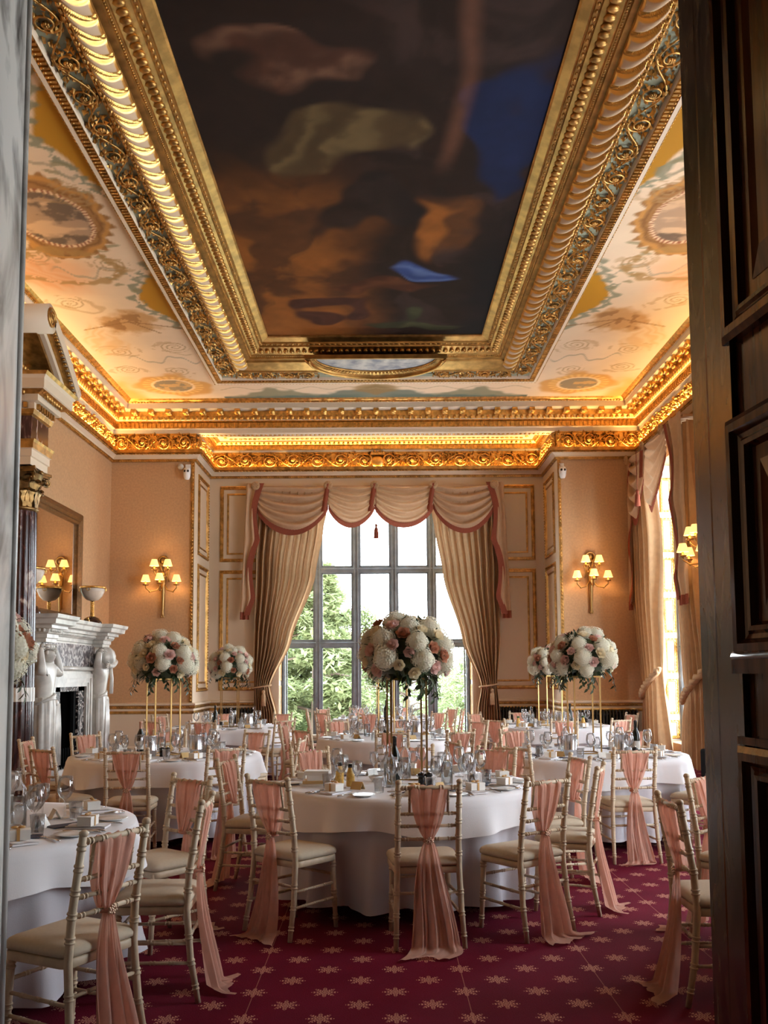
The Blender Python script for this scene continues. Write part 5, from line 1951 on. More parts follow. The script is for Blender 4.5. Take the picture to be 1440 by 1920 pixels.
b = MB()
b.lathe([(0.0, TZ - 0.035), (TR_ - 0.015, TZ - 0.035), (TR_ - 0.01, TZ - 0.012), (0.0, TZ - 0.012)], 64)
TOPM = b.mesh('tabletop', mat('table_ply', S(150, 120, 84), 0.6))
b = MB()
b.tube([(0, 0, 0.0), (0.02, 0, 0.02), (0.03, 0, TZ - 0.04)], 0.016, 8)
b.ball((0, 0, 0.012), (0.022, 0.022, 0.014), 8, 5)
LEGM = b.mesh('leg', BLACKM)


def under_cloth(seed):
    rnd = random.Random(seed)
    n = 15
    amps = [rnd.uniform(0.5, 1.3) for _ in range(n)]
    phs = [rnd.uniform(-0.35, 0.35) for _ in range(n)]

    def fn(u, v):
        t = u * 2 * PI
        k = u * n
        i = int(k) % n
        w = (k - int(k))
        f = math.sin(w * PI) ** 2 * amps[i]
        s = v ** 0.9
        r = TR_ - 0.014 - 0.050 * s + (0.135 * f * s) * (0.35 + 0.65 * s) + 0.008 * math.sin(t * 41 + phs[i]) * s
        z = TZ - 0.004 + (0.095 - TZ) * v + (0.012 * math.sin(t * 9 + phs[i] * 4) if v > 0.9 else 0)
        return (r * math.cos(t), r * math.sin(t), z)
    b = MB()
    b.grid(fn, 204, 22, cu=True)
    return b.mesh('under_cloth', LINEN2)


def over_cloth(seed):
    rnd = random.Random(seed)
    n = 13
    amps = [rnd.uniform(0.2, 1.2) for _ in range(n)]
    p1, p2 = rnd.uniform(0, 6), rnd.uniform(0, 6)

    def fn(u, v):
        t = u * 2 * PI
        if v < 0.5:
            r = 0.001 + (TR_ + 0.002) * (v / 0.5)
            z = TZ
            if v > 0.42: z -= 0.004 * (v - 0.42) / 0.08
        else:
            s = (v - 0.5) / 0.5
            k = u * n
            f = math.sin((k - int(k)) * PI) ** 2 * amps[int(k) % n]
            r = TR_ + 0.012 + 0.012 * min(1, s * 6) + (0.055 * f) * s ** 1.2 + 0.006 * math.sin(t * 29) * s
            drop = 0.215 + 0.02 * math.sin(t * 4 + p1) + 0.012 * math.sin(t * 7 + p2)
            z = TZ - 0.004 - drop * s
        return (r * math.cos(t), r * math.sin(t), z)
    b = MB()
    b.grid(fn, 182, 24, cu=True)
    return b.mesh('over_cloth', LINEN)


UC = [under_cloth(i) for i in range(3)]
OC = [over_cloth(i + 5) for i in range(3)]
for i, (k, (x, y)) in enumerate(TABLES.items()):
    t = empty('banquet_table', (x, y, 0))
    tag(t, 'round banquet table hidden under white cloths, the ' + TNAME[k], 'table', 'round banquet tables')
    put('tabletop', TOPM, t)
    for a in range(4):
        put('leg', LEGM, t, (0.52 * math.cos(a * PI / 2 + 0.6), 0.52 * math.sin(a * PI / 2 + 0.6), 0), a * PI / 2 + 0.6)
    rz = random.uniform(0, 6.28)
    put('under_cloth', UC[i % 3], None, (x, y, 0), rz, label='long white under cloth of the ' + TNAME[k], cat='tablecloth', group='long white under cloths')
    put('over_cloth', OC[(i * 2 + 1) % 3], None, (x, y, 0), rz + 1, label='short white top cloth of the ' + TNAME[k], cat='tablecloth', group='short white top cloths')

# ------------------------------------------------------------------ chairs (local +y faces the table)
CH = 0.92


def ring(mb, p, r, h=0.006):
    mb.tube([(p[0], p[1], p[2] - h), (p[0], p[1], p[2] + h)], r, 10)


def bamboo(mb, pts, r, rings):
    """turned rod with raised rings at the given fractions"""
    P = [Vector(p) for p in pts]
    mb.tube(pts, r, 9)
    tot = [0]
    for a, c in zip(P, P[1:]): tot.append(tot[-1] + (c - a).length)
    R = list(r) if hasattr(r, '__len__') else [r] * len(P)
    for f in rings:
        d = f * tot[-1]
        for i in range(len(P) - 1):
            if tot[i] <= d <= tot[i + 1]:
                t = (d - tot[i]) / (tot[i + 1] - tot[i])
                p = P[i].lerp(P[i + 1], t)
                e = (P[i + 1] - P[i]).normalized()
                rr = (R[i] + (R[i + 1] - R[i]) * t) * 1.22
                for q in (-0.009, 0.009):
                    mb.tube([p + e * (q - 0.004), p + e * (q + 0.004)], rr, 9)
                break


BP_ = [(0.0, -0.235, 0.196), (0.20, -0.195, 0.186), (0.43, -0.172, 0.178), (0.60, -0.182, 0.175), (0.92, -0.235, 0.175)]   # z, y, half width


def back_at(z):
    for (z0, y0, w0), (z1, y1, w1) in zip(BP_, BP_[1:]):
        if z <= z1:
            t = (z - z0) / (z1 - z0)
            return y0 + (y1 - y0) * t, w0 + (w1 - w0) * t
    return BP_[-1][1:]


CM = {}
for s in (-1, 1):
    b = MB()
    pts = [(s * w, y, z) for z, y, w in BP_]
    bamboo(b, pts, [0.0135, 0.0165, 0.0175, 0.017, 0.0155], (0.08, 0.2, 0.33, 0.56, 0.66, 0.76, 0.86, 0.95))
    b.ball((s * 0.175, -0.237, 0.926), (0.019, 0.019, 0.016), 10, 6)
    CM['rear%d' % s] = b.mesh('leg', LIME)
    b = MB()
    bamboo(b, [(s * 0.168, 0.155, 0.43), (s * 0.172, 0.165, 0.2), (s * 0.176, 0.178, 0.0)], [0.018, 0.016, 0.0135], (0.12, 0.5, 0.6, 0.85))
    CM['front%d' % s] = b.mesh('leg', LIME)


def seat_outline(gr=0.0, n=9):
    """rounded trapezoid"""
    pts = []
    for cx, cy, a0 in ((0.15, 0.13, 0), (-0.15, 0.13, PI / 2), (-0.145, -0.135, PI), (0.145, -0.135, 3 * PI / 2)):
        for i in range(n):
            a = a0 + PI / 2 * i / (n - 1)
            pts.append((cx + (0.05 + gr) * math.cos(a), cy + (0.045 + gr) * math.sin(a)))
    return pts


def slab(mb, levels):
    """levels: (z, growth); closed rounded slab"""
    rings = [seat_outline(max(q[1], -0.03)) for q in levels]
    rings = [[(x * (q[2] if len(q) > 2 else 1), y * (q[2] if len(q) > 2 else 1)) for x, y in r_] for r_, q in zip(rings, levels)]
    n = len(rings[0])
    vs = [(x, y, levels[k][0]) for k, r_ in enumerate(rings) for x, y in r_]
    fs = [(k * n + i, k * n + (i + 1) % n, (k + 1) * n + (i + 1) % n, (k + 1) * n + i) for k in range(len(rings) - 1) for i in range(n)]
    fs += [tuple(range(n - 1, -1, -1)), tuple((len(rings) - 1) * n + i for i in range(n))]
    mb.add(vs, fs, 0, True)


b = MB()
slab(b, [(0.405, -0.005), (0.41, 0.0), (0.438, 0.0), (0.443, -0.005)])
CM['frame'] = b.mesh('seat_frame', LIME)
b = MB()
slab(b, [(0.443, -0.012), (0.452, 0.006), (0.468, 0.008), (0.484, 0.0, 0.985), (0.494, -0.01, 0.93), (0.500, -0.02, 0.80), (0.503, -0.02, 0.5), (0.504, -0.02, 0.2)])
CM['cushion'] = b.mesh('cushion', CUSH)


def rail(z, r):
    b = MB()
    y, w = back_at(z)
    bamboo(b, [(-w, y, z), (0, y - 0.004, z), (w, y, z)], r, (0.14, 0.35, 0.65, 0.86))
    return b.mesh('back_rail', LIME)


CM['rails'] = [rail(z, 0.0095) for z in (0.745, 0.675, 0.60)]
b = MB()
y, w = back_at(0.893)
bamboo(b, [(-w, y, 0.893), (0, y - 0.006, 0.893), (w, y, 0.893)], 0.0125, (0.1, 0.3, 0.7, 0.9))
CM['top'] = b.mesh('top_rail', LIME)
b = MB()
for x in (-0.11, 0.11):
    bamboo(b, [(x, back_at(0.745)[0], 0.745), (x, back_at(0.893)[0], 0.893)], 0.0075, (0.5,))
for m_, x in ((0, -0.11), (1, 0.11)):
    b = MB()
    bamboo(b, [(x, back_at(0.745)[0], 0.745), (x, back_at(0.893)[0], 0.893)], 0.0075, (0.5,))
    CM['spin%d' % m_] = b.mesh('spindle', LIME)
ST = []
for a, c in (((-0.171, 0.163, 0.27), (-0.184, -0.187, 0.27)), ((0.171, 0.163, 0.27), (0.184, -0.187, 0.27)),
             ((-0.173, 0.168, 0.18), (-0.188, -0.197, 0.18)), ((0.173, 0.168, 0.18), (0.188, -0.197, 0.18)),
             ((-0.171, 0.161, 0.32), (0.171, 0.161, 0.32)), ((-0.183, -0.184, 0.30), (0.183, -0.184, 0.30))):
    b = MB()
    bamboo(b, [a, c], 0.0085, (0.25, 0.5, 0.75))
    ST.append(b.mesh('stretcher', LIME))
CM['stretch'] = ST


def sash_mesh(seed):
    """chiffon laid over the top rail, gathered at a brooch and trailing to the floor"""
    rnd = random.Random(seed)
    zg = rnd.uniform(0.575, 0.605)
    ph, p2, p3 = rnd.uniform(0, 6), rnd.uniform(0, 6), rnd.uniform(0, 6)
    lean = rnd.uniform(-0.05, 0.05)
    trail = rnd.uniform(0.02, 0.13)
    swirl = rnd.uniform(-0.10, 0.10)
    wtop = rnd.uniform(0.112, 0.128)
    wbot = rnd.uniform(0.10, 0.15)
    nf = rnd.uniform(2.6, 3.6)
    yg = back_at(zg)[0]

    def fold(t, v, amp):
        return amp * (math.sin(t * PI * nf + ph + 0.9 * math.sin(2.2 * v + p2)) + 0.55 * math.sin(t * PI * nf * 1.83 + p2 + 1.7 * v) + 0.28 * math.sin(t * PI * nf * 3.7 + p3 - 2.0 * v))

    def width(s):          # s: 0 at the rail, 1 at the gather
        return 0.020 + (wtop - 0.020) * (1 - s ** 1.35) ** 0.85

    def upper(u, v):
        t = u * 2 - 1
        if v < 0.5:                      # room side, rising from the gather to the rail
            s = 1 - v / 0.5
            side = -1
        else:
            s = (v - 0.5) / 0.5
            side = 1
        z = 0.907 - (0.907 - zg) * s
        q = math.sqrt(min(1, s * 9))
        y = back_at(min(z, 0.9))[0] - side * (0.021 * q * (1 - 0.2 * s)) + fold(t, s * 0.6 + side, 0.0065) * q * (1 - 0.35 * s)
        x = t * width(s) * (1 + 0.05 * math.sin(3 * s + ph)) + 0.005 * math.sin(t * 17 + s * 5)
        return (x, y, z + 0.004 * math.sin(t * 13) * (1 - s))
    b = MB()
    b.grid(upper, 44, 44)

    def lower(u, v):
        t = u * 2 - 1
        fl = 0.86
        w = 0.020 + (wbot - 0.020) * min(1, v / 0.95) ** 0.6
        amp = 0.007 + 0.022 * v
        x = t * w + lean * v ** 1.5 + 0.014 * math.sin(v * 5 + ph) * v + 0.010 * v * math.sin(t * 6 + p3)
        if v < fl:
            z = zg - (zg - 0.03) * (v / fl) + 0.008 * math.sin(t * 5 + ph) * v
            y = yg - 0.024 - (0.05 + 0.35 * trail) * (v / fl) ** 1.6
        else:
            q = (v - fl) / (1 - fl)
            z = 0.03 - 0.022 * min(1, q * 2.2) + 0.022 * abs(math.sin(t * 4 + ph)) * q * (1 - 0.5 * q)
            y = yg - 0.074 - 0.35 * trail - (0.03 + trail) * q * (1 + 0.22 * math.sin(t * 2.3 + p2))
            x += swirl * q * q * (1 + 0.6 * t) + 0.05 * t * q
            amp *= (1 - 0.6 * q)
        y += fold(t, v, amp) * 0.9
        return (x, min(y, yg + 0.03), max(z, 0.006))
    b.grid(lower, 48, 48)
    g = MB()
    g.tube([(0.026 * math.cos(a), yg - 0.004 + 0.034 * math.sin(a), zg + 0.006 * math.cos(a)) for a in [i * 2 * PI / 16 for i in range(16)]], 0.008, 6, closed=True)
    j = MB()
    for i in range(14):
        a = i * 2.4
        r = 0.021 * math.sqrt(i / 14)
        j.ball((r * math.cos(a), yg - 0.042, zg + r * math.sin(a)), 0.0065, 6, 4)
    return b.mesh('sash', SASH), g.mesh('sash_knot', SASH), j.mesh('brooch', CHAMP)


CHAMP = mat('brooch_beads', S(226, 190, 160), 0.25, 0.5)
SM = [sash_mesh(i) for i in range(6)]


def chair(x, y, face, label, k):
    r = empty('banquet_chair', (x, y, 0), face)
    tag(r, label, 'chair', 'pale bamboo-style banquet chairs with peach sashes')
    for s in (-1, 1):
        put('leg', CM['rear%d' % s], r)
        put('leg', CM['front%d' % s], r)
    put('seat_frame', CM['frame'], r)
    put('cushion', CM['cushion'], r)
    put('top_rail', CM['top'], r)
    for m_ in CM['rails']: put('back_rail', m_, r)
    for i in (0, 1): put('spindle', CM['spin%d' % i], r)
    for m_ in CM['stretch']: put('stretcher', m_, r)
    sh, kn, br = SM[k % len(SM)]
    s_o = put('sash', sh, r)
    put('sash_knot', kn, s_o)
    put('brooch', br, s_o, label='beaded brooch')
    return r


# (finial position x, y) of every chair, by table; None = turn to face the middle of the table
SEATS = {
    'TL1': [(-1.08, 3.78, 62), (-0.88, 4.66, 92), (-1.22, 5.60, 140)],
    'TL2': [(-2.14, 7.76, 4), (-1.46, 8.17, 38), (-0.86, 9.02, 85), (-1.42, 10.16, None), (-2.40, 10.45, None), (-3.20, 9.98, None), (-3.50, 9.1, None), (-2.95, 8.02, None)],
    'TL3': [(-2.43, 12.52, 0), (-3.20, 12.85, None), (-3.50, 14.52, None), (-1.36, 12.95, None), (-1.62, 15.1, None), (-2.65, 15.25, None)],
    'T1': [(0.26, 5.33, 6), (0.98, 5.50, 36), (1.44, 6.14, 70), (1.42, 6.88, None), (0.92, 7.66, None), (0.26, 8.0, None), (-0.60, 7.72, None), (-1.10, 6.90, None), (-0.69, 5.56, -40)],
    'T2': [(0.11, 10.03, 0), (0.86, 10.1, None), (-0.92, 10.52, None), (-1.24, 11.6, None), (-0.62, 12.55, None), (1.28, 12.2, None), (0.3, 12.75, None), (1.46, 11.0, None)],
    'T3': [(-0.21, 14.92, -4), (-1.02, 15.4, None), (-1.32, 16.2, None), (-1.10, 17.1, None), (-0.45, 17.6, None), (0.4, 17.6, None), (1.22, 16.8, None), (0.95, 15.25, None), (1.40, 16.0, None)],
    'TR1': [(1.40, 4.56, -90), (1.93, 5.62, None)],
    'TR2': [(2.06, 7.56, 6), (1.14, 7.96, None), (0.66, 8.60, None), (2.92, 7.95, None), (3.30, 9.1, None), (2.72, 10.05, None), (1.45, 10.2, None)],
    'TR3': [(2.43, 12.33, 0), (1.52, 12.62, None), (3.24, 12.52, None), (3.75, 14.06, None), (1.46, 14.62, None), (2.25, 15.1, None), (3.0, 15.0, None)],
}
FD = 0.235
PLACES = {}
kk = 0
for tk, seats in SEATS.items():
    cx, cy = TABLES[tk]
    used = set()
    PLACES[tk] = []
    for (fx, fy, ang) in seats:
        dx, dy = fx - cx, fy - cy
        D = math.hypot(dx, dy)
        if D < 1.345:
            fx, fy = cx + dx / D * 1.345, cy + dy / D * 1.345
        a = math.degrees(math.atan2(dy, dx))             # direction from the table to the seat
        i0 = int(round(((a + 90) % 360) / 36)) % 10
        for off in (0, 1, -1, 2, -2, 3, -3, 4, -4, 5):
            if (i0 + off) % 10 not in used:
                side = (i0 + off) % 10
                break
        used.add(side)
        face = math.atan2(-dy, -dx) - PI / 2 if ang is None else math.radians(ang)
        ox, oy = fx - math.sin(face) * FD, fy + math.cos(face) * FD
        c = chair(ox, oy, face, 'pale chair with peach sash at the %s, %s' % (TNAME[tk], SIDES[side]), kk)
        PLACES[tk].append((math.atan2(dy, dx), side))
        kk += 1
for a_, sd_ in ((-100, 0), (95, 5), (150, 7), (205, 8)):
    PLACES['TL1'].append((math.radians(a_), sd_))

# ------------------------------------------------------------------ things on the tables
def vessel(prof, n=20, mt=GLASS, name='glass'):
    b = MB()
    b.lathe(prof, n)
    return b.mesh(name, mt)


RED = vessel([(0.0, 0.0), (0.036, 0.001), (0.036, 0.004), (0.012, 0.009), (0.0045, 0.02), (0.004, 0.09), (0.008, 0.098), (0.026, 0.112), (0.041, 0.138), (0.044, 0.16), (0.040, 0.195), (0.035, 0.225), (0.0335, 0.225), (0.0385, 0.195), (0.0425, 0.16), (0.0395, 0.139), (0.025, 0.114), (0.0, 0.104)], 20, name='wine_glass')
WHT = vessel([(0.0, 0.0), (0.032, 0.001), (0.032, 0.004), (0.01, 0.009), (0.004, 0.018), (0.0038, 0.078), (0.008, 0.085), (0.024, 0.10), (0.034, 0.122), (0.036, 0.14), (0.0315, 0.185), (0.030, 0.185), (0.0345, 0.14), (0.0325, 0.123), (0.023, 0.102), (0.0, 0.09)], 20, name='wine_glass')
TUM = vessel([(0.0, 0.002), (0.028, 0.0), (0.030, 0.004), (0.037, 0.095), (0.0355, 0.095), (0.029, 0.012), (0.0, 0.010)], 20, name='tumbler')
PLATE = vessel([(0.0, 0.0), (0.05, 0.0), (0.056, 0.004), (0.082, 0.012), (0.083, 0.014), (0.055, 0.008), (0.0, 0.007)], 32, CHINA, 'side_plate')
BOWL = vessel([(0.0, 0.0), (0.026, 0.0), (0.03, 0.006), (0.048, 0.026), (0.055, 0.040), (0.052, 0.040), (0.045, 0.026), (0.025, 0.010), (0.0, 0.008)], 24, CHINA, 'bowl')


def knife_mesh():
    b = MB()
    b.tube([(0, -0.11, 0.004), (0, -0.06, 0.005), (0, 0.0, 0.004)], [0.005, 0.006, 0.004], 6)
    b.add([(-0.006, 0.0, 0.003), (0.008, 0.0, 0.003), (0.009, 0.07, 0.003), (0.003, 0.115, 0.003), (-0.005, 0.10, 0.003),
           (-0.006, 0.0, 0.005), (0.008, 0.0, 0.004), (0.009, 0.07, 0.004), (0.003, 0.115, 0.004), (-0.005, 0.10, 0.005)],
          [(4, 3, 2, 1, 0), (5, 6, 7, 8, 9), (0, 1, 6, 5), (1, 2, 7, 6), (2, 3, 8, 7), (3, 4, 9, 8), (4, 0, 5, 9)])
    return b.mesh('knife', SILVER)


def fork_mesh():
    b = MB()
    b.tube([(0, -0.10, 0.004), (0, -0.04, 0.005), (0, 0.03, 0.004), (0, 0.045, 0.003)], [0.005, 0.004, 0.003, 0.004], 6)
    b.ball((0, 0.05, 0.005), (0.011, 0.014, 0.003), 8, 4)
    for k in range(4):
        x = (k - 1.5) * 0.0062
        b.tube([(x, 0.055, 0.005), (x, 0.08, 0.004), (x, 0.098, 0.008)], [0.0021, 0.0019, 0.001], 5)
    return b.mesh('fork', SILVER)


def spoon_mesh():
    b = MB()
    b.tube([(0, -0.10, 0.004), (0, -0.03, 0.005), (0, 0.045, 0.004)], [0.005, 0.004, 0.003], 6)
    b.lathe([(0.0, -0.002), (0.012, 0.0), (0.019, 0.006), (0.018, 0.007), (0.011, 0.002), (0.0, 0.0)], 14, (0, 0.072, 0.002), sy=1.5)
    return b.mesh('spoon', SILVER)


KN, FK, SN = knife_mesh(), fork_mesh(), spoon_mesh()
b = MB()
b.grid(lambda u, v: ((u - 0.5) * 0.12, (v - 0.5) * 0.20, 0.012 + 0.003 * math.sin(v * 9) + 0.002 * math.sin(u * 12)), 8, 10)
b.box((0, 0, 0.005), (0.118, 0.198, 0.009))
NAPM = b.mesh('napkin', LINEN)
b = MB()
b.box((0, 0, 0.02), (0.105, 0.07, 0.04))
b.box((0, 0, 0.0405), (0.108, 0.073, 0.012))
BOXM = b.mesh('favour_box', CARDW)
b = MB()
b.box((0, 0, 0.0475), (0.014, 0.0745, 0.002))
b.box((0, -0.0372, 0.022), (0.014, 0.002, 0.05))
for s in (-1, 1):
    b.ball((s * 0.016, 0, 0.056), (0.017, 0.010, 0.007), 8, 5)
RIBM = b.mesh('ribbon', RIBB)
def tent(mt, w=0.085, h=0.05, nm='place_card'):
    b = MB()
    for s in (-1, 1):
        v = [(-w / 2, s * h * 0.55, 0.0), (w / 2, s * h * 0.55, 0.0), (w / 2, 0, h), (-w / 2, 0, h)]
        b.add(v + [(x, y - s * 0.002, z - 0.001) for x, y, z in v], [(0, 1, 2, 3), (7, 6, 5, 4), (0, 4, 5, 1), (1, 5, 6, 2), (3, 2, 6, 7), (0, 3, 7, 4)])
    return b.mesh(nm, mt)
CARDM = [tent(CARDW), tent(CARDG)]
b = MB()
b.box((0, 0, 0.0025), (0.10, 0.21, 0.004))
MENU = b.mesh('menu_card', NAVY)


def spot(tk, ang, r, t):
    cx, cy = TABLES[tk]
    c, s_ = math.cos(ang), math.sin(ang)
    return (cx + c * r - s_ * t, cy + s_ * r + c * t)


Z0 = TZ + 0.0008
for tk, pls in PLACES.items():
    if tk == 'TR1': continue
    tn = TNAME[tk]
    far_ = TABLES[tk][1] > 12
    for q, (ang, side) in enumerate(pls):
        rnd = random.Random(hash((tk, side)) % 9999 if False else sum(map(ord, tk)) * 13 + side)
        at = tn + ', ' + SIDES[side]
        j = lambda a: rnd.uniform(-a, a)
        rz = ang + PI / 2          # local +y points to the middle of the table
        def lay(nm, me, r, t, lab, cat, grp, z=Z0, turn=0.0):
            x, y = spot(tk, ang, r, t)
            return put(nm, me, None, (x, y, z), rz + turn, label=lab + at, cat=cat, group=grp)
        tn_ = j(0.25)
        lay('napkin', NAPM, 0.73, j(0.02), 'folded white napkin on the ', 'napkin', 'folded napkins', turn=tn_)
        bx = lay('favour_box', BOXM, 0.735, j(0.02), 'white ribboned gift box on the ', 'gift box', 'gift boxes with gold ribbon', z=Z0 + 0.0155, turn=tn_ + j(0.3))
        put('ribbon', RIBM, bx, label='gold ribbon')
        if rnd.random() < 0.7:
            lay('menu_card', MENU, 0.60, 0.05 + j(0.02), 'navy menu card on the ', 'card', 'navy menu cards', turn=1.3 + j(0.4))
        lay('place_card', CARDM[side % 2], 0.49, j(0.05) - 0.05, ('white' if side % 2 == 0 else 'kraft') + ' folded name card on the ', 'card', 'folded name cards', turn=j(0.2))
        lay('fork', FK, 0.76, 0.13, 'steel fork on the ', 'fork', 'forks', turn=PI + PI + j(0.06))
        lay('knife', KN, 0.76, -0.11, 'steel knife on the ', 'knife', 'knives', turn=j(0.06))
        lay('spoon', SN, 0.765, -0.145, 'steel spoon on the ', 'spoon', 'spoons', turn=j(0.06))
        lay('side_plate', PLATE, 0.755, 0.245, 'small white plate on the ', 'plate', 'small white plates')
        lay('wine_glass', RED, 0.52 + j(0.02), -0.13 + j(0.02), 'tall clear wine glass on the ', 'wine glass', 'tall wine glasses')
        lay('wine_glass', WHT, 0.45 + j(0.015), -0.055 + j(0.015), 'smaller clear wine glass on the ', 'wine glass', 'smaller wine glasses')
        lay('tumbler', TUM, 0.56 + j(0.015), -0.225 + j(0.015), 'clear water tumbler on the ', 'tumbler', 'water tumblers')


# ---- bottles, coolers, mills, sauces
def bottle_parts():
    b = MB()
    b.lathe([(0.0, 0.0), (0.039, 0.0), (0.041, 0.006), (0.041, 0.165), (0.036, 0.195), (0.018, 0.222), (0.015, 0.232), (0.015, 0.262), (0.018, 0.264), (0.018, 0.275), (0.013, 0.275), (0.0, 0.27)], 24)
    body = b.mesh('bottle', GLASS)
    b = MB()
    b.lathe([(0.0, 0.008), (0.0375, 0.008), (0.0385, 0.155), (0.0, 0.155)], 20)
    wat = b.mesh('water', WATER)
    b = MB()
    b.lathe([(0.0, 0.268), (0.014, 0.268), (0.016, 0.285), (0.013, 0.297), (0.0, 0.298)], 16)
    return body, wat, b.mesh('stopper', GLASS)


WB_ = bottle_parts()


def water_bottle(x, y, lab):
    o = put('water_bottle', WB_[0], None, (x, y, Z0), label=lab, cat='bottle', group='clear water bottles')
    put('water', WB_[1], o)
    put('stopper', WB_[2], o)


b = MB()
b.lathe([(0.0, 0.0), (0.037, 0.0), (0.038, 0.004), (0.038, 0.17), (0.034, 0.20), (0.018, 0.235), (0.0145, 0.25), (0.0140, 0.305), (0.016, 0.307), (0.016, 0.318), (0.0, 0.318)], 24)
WINEB = b.mesh('wine_bottle', BOTTLE)
b = MB()
b.lathe([(0.0386, 0.05), (0.0386, 0.13)], 24)
WLAB = b.mesh('label', LABELM)
b = MB()
b.lathe([(0.0150, 0.245), (0.0150, 0.306), (0.0168, 0.308), (0.0168, 0.319), (0.0, 0.320)], 20)
WFOIL = (b.mesh('foil', FOIL), b.mesh('foil', BLACKG))


def wine_bottle(x, y, lab, z=Z0, pink=False, lbl=True):
    o = put('wine_bottle', WINEB, None, (x, y, z), random.uniform(0, 6), label=lab, cat='bottle', group='wine bottles')
    put('foil', WFOIL[0 if pink else 1], o)
    if lbl: put('label', WLAB, o)


b = MB()
b.lathe([(0.0, 0.0), (0.060, 0.0), (0.062, 0.004), (0.0615, 0.05), (0.063, 0.052), (0.0615, 0.054), (0.062, 0.188), (0.064, 0.193), (0.060, 0.194), (0.057, 0.188), (0.056, 0.012), (0.0, 0.010)], 32)
COOL = b.mesh('wine_cooler', STEEL)


def cooler(x, y, lab):
    put('wine_cooler', COOL, None, (x, y, Z0), random.uniform(0, 6), label=lab, cat='wine cooler', group='steel wine coolers')


b = MB()
b.lathe([(0.0, 0.0), (0.024, 0.0), (0.026, 0.006), (0.021, 0.016), (0.024, 0.03), (0.023, 0.055), (0.019, 0.060), (0.026, 0.066), (0.027, 0.078), (0.020, 0.086), (0.0, 0.087)], 20)
MILLB = b.mesh('mill', MILLW)
b = MB()
b.lathe([(0.0, 0.086), (0.007, 0.087), (0.008, 0.094), (0.0, 0.099)], 12)
MILLK = b.mesh('knob', SILVER)


def mill(x, y, lab):
    o = put('pepper_mill', MILLB, None, (x, y, Z0), label=lab, cat='mill', group='small black mills')
    put('knob', MILLK, o)


b = MB()
b.lathe([(0.0, 0.0), (0.026, 0.0), (0.029, 0.005), (0.029, 0.075), (0.026, 0.090), (0.017, 0.118), (0.0165, 0.135), (0.0, 0.135)], 24)
SAUB = b.mesh('sauce_jar', SAUCE)
b = MB()
b.lathe([(0.0175, 0.128), (0.0195, 0.130), (0.0195, 0.150), (0.017, 0.153), (0.0, 0.153)], 24)
SAUC = (b.mesh('cap', BLACKG), b.mesh('cap', mat('green_cap', S(56, 96, 52), 0.4)))


def sauce(x, y, lab, green=False):
    o = put('sauce_jar', SAUB, None, (x, y, Z0), random.uniform(0, 6), label=lab, cat='jar', group='mustard-coloured sauce jars')
    put('cap', SAUC[1 if green else 0], o)


def bowl(x, y, lab):
    put('bowl', BOWL, None, (x, y, Z0), label=lab, cat='bowl', group='small white bowls')


# ---- gold flower stands and the arrangements on them
def stand_meshes():
    out = []
    w, zt = 0.125, 0.735
    for sx_ in (-1, 1):
        for sy_ in (-1, 1):
            b = MB()
            b.box((sx_ * w, sy_ * w, zt / 2), (0.013, 0.013, zt))
            out.append(('leg', b.mesh('leg', BRASS)))
    for z, nm in ((0.005, 'base_frame'), (zt - 0.005, 'top_frame')):
        b = MB()
        for s in (-1, 1):
            b.box((s * w, 0, z), (0.010, 2 * w + 0.01, 0.010))
            b.box((0, s * w, z), (2 * w - 0.011, 0.010, 0.010))
        out.append((nm, b.mesh(nm, BRASS)))
    b = MB()
    b.box((0, 0, zt + 0.003), (2 * w, 2 * w, 0.006))
    out.append(('plate', b.mesh('plate', BRASS)))
    return out


STM = stand_meshes()


def petal_patch(mb, ang, r0, h0, wid, hgt, cup, mi=0):
    c, s_ = math.cos(ang), math.sin(ang)
    n, m = 5, 5
    vs = []
    for j in range(m + 1):
        v = j / m
        rad = r0 * (0.30 + 0.70 * math.sin(v * PI * 0.5)) + cup * v ** 4
        ww = wid * (0.35 + 0.65 * math.sin(min(1, v * 1.05) * PI * 0.5)) * (1 if v < 0.75 else math.sqrt(max(0.12, 1 - ((v - 0.75) / 0.27) ** 2)))
        for i in range(n + 1):
            u = (i / n - 0.5) * 2
            an = u * ww / max(rad, 0.15)
            rr = rad * (1 - 0.02 * u * u)
            x, y = rr * math.cos(an), rr * math.sin(an)
            vs.append((x * c - y * s_, x * s_ + y * c, h0 + hgt * v - 0.05 * hgt * u * u * v - 0.35 * cup * max(0, v - 0.7)))
    mb.add(vs, [(j * (n + 1) + i, j * (n + 1) + i + 1, (j + 1) * (n + 1) + i + 1, (j + 1) * (n + 1) + i) for j in range(m) for i in range(n)], mi, True)


def rose_mesh(mt, seed):
    rnd = random.Random(seed)
    b = MB()
    b.ball((0, 0, 0.35), (0.2, 0.2, 0.35), 8, 6)
    k = 0
    for ring_, (n, r, h, w, cup) in enumerate(((3, 0.20, 0.98, 0.26, -0.06), (3, 0.34, 1.0, 0.40, -0.06), (4, 0.50, 0.98, 0.48, -0.03), (5, 0.66, 0.92, 0.52, 0.06), (5, 0.82, 0.82, 0.60, 0.14), (6, 0.96, 0.66, 0.62, 0.24))):
        for i in range(n):
            petal_patch(b, 2 * PI * i / n + ring_ * 0.6 + rnd.uniform(-.12, .12), r, 0.0, w, h * rnd.uniform(0.92, 1.06), cup)
    return b.mesh('rose', mt)


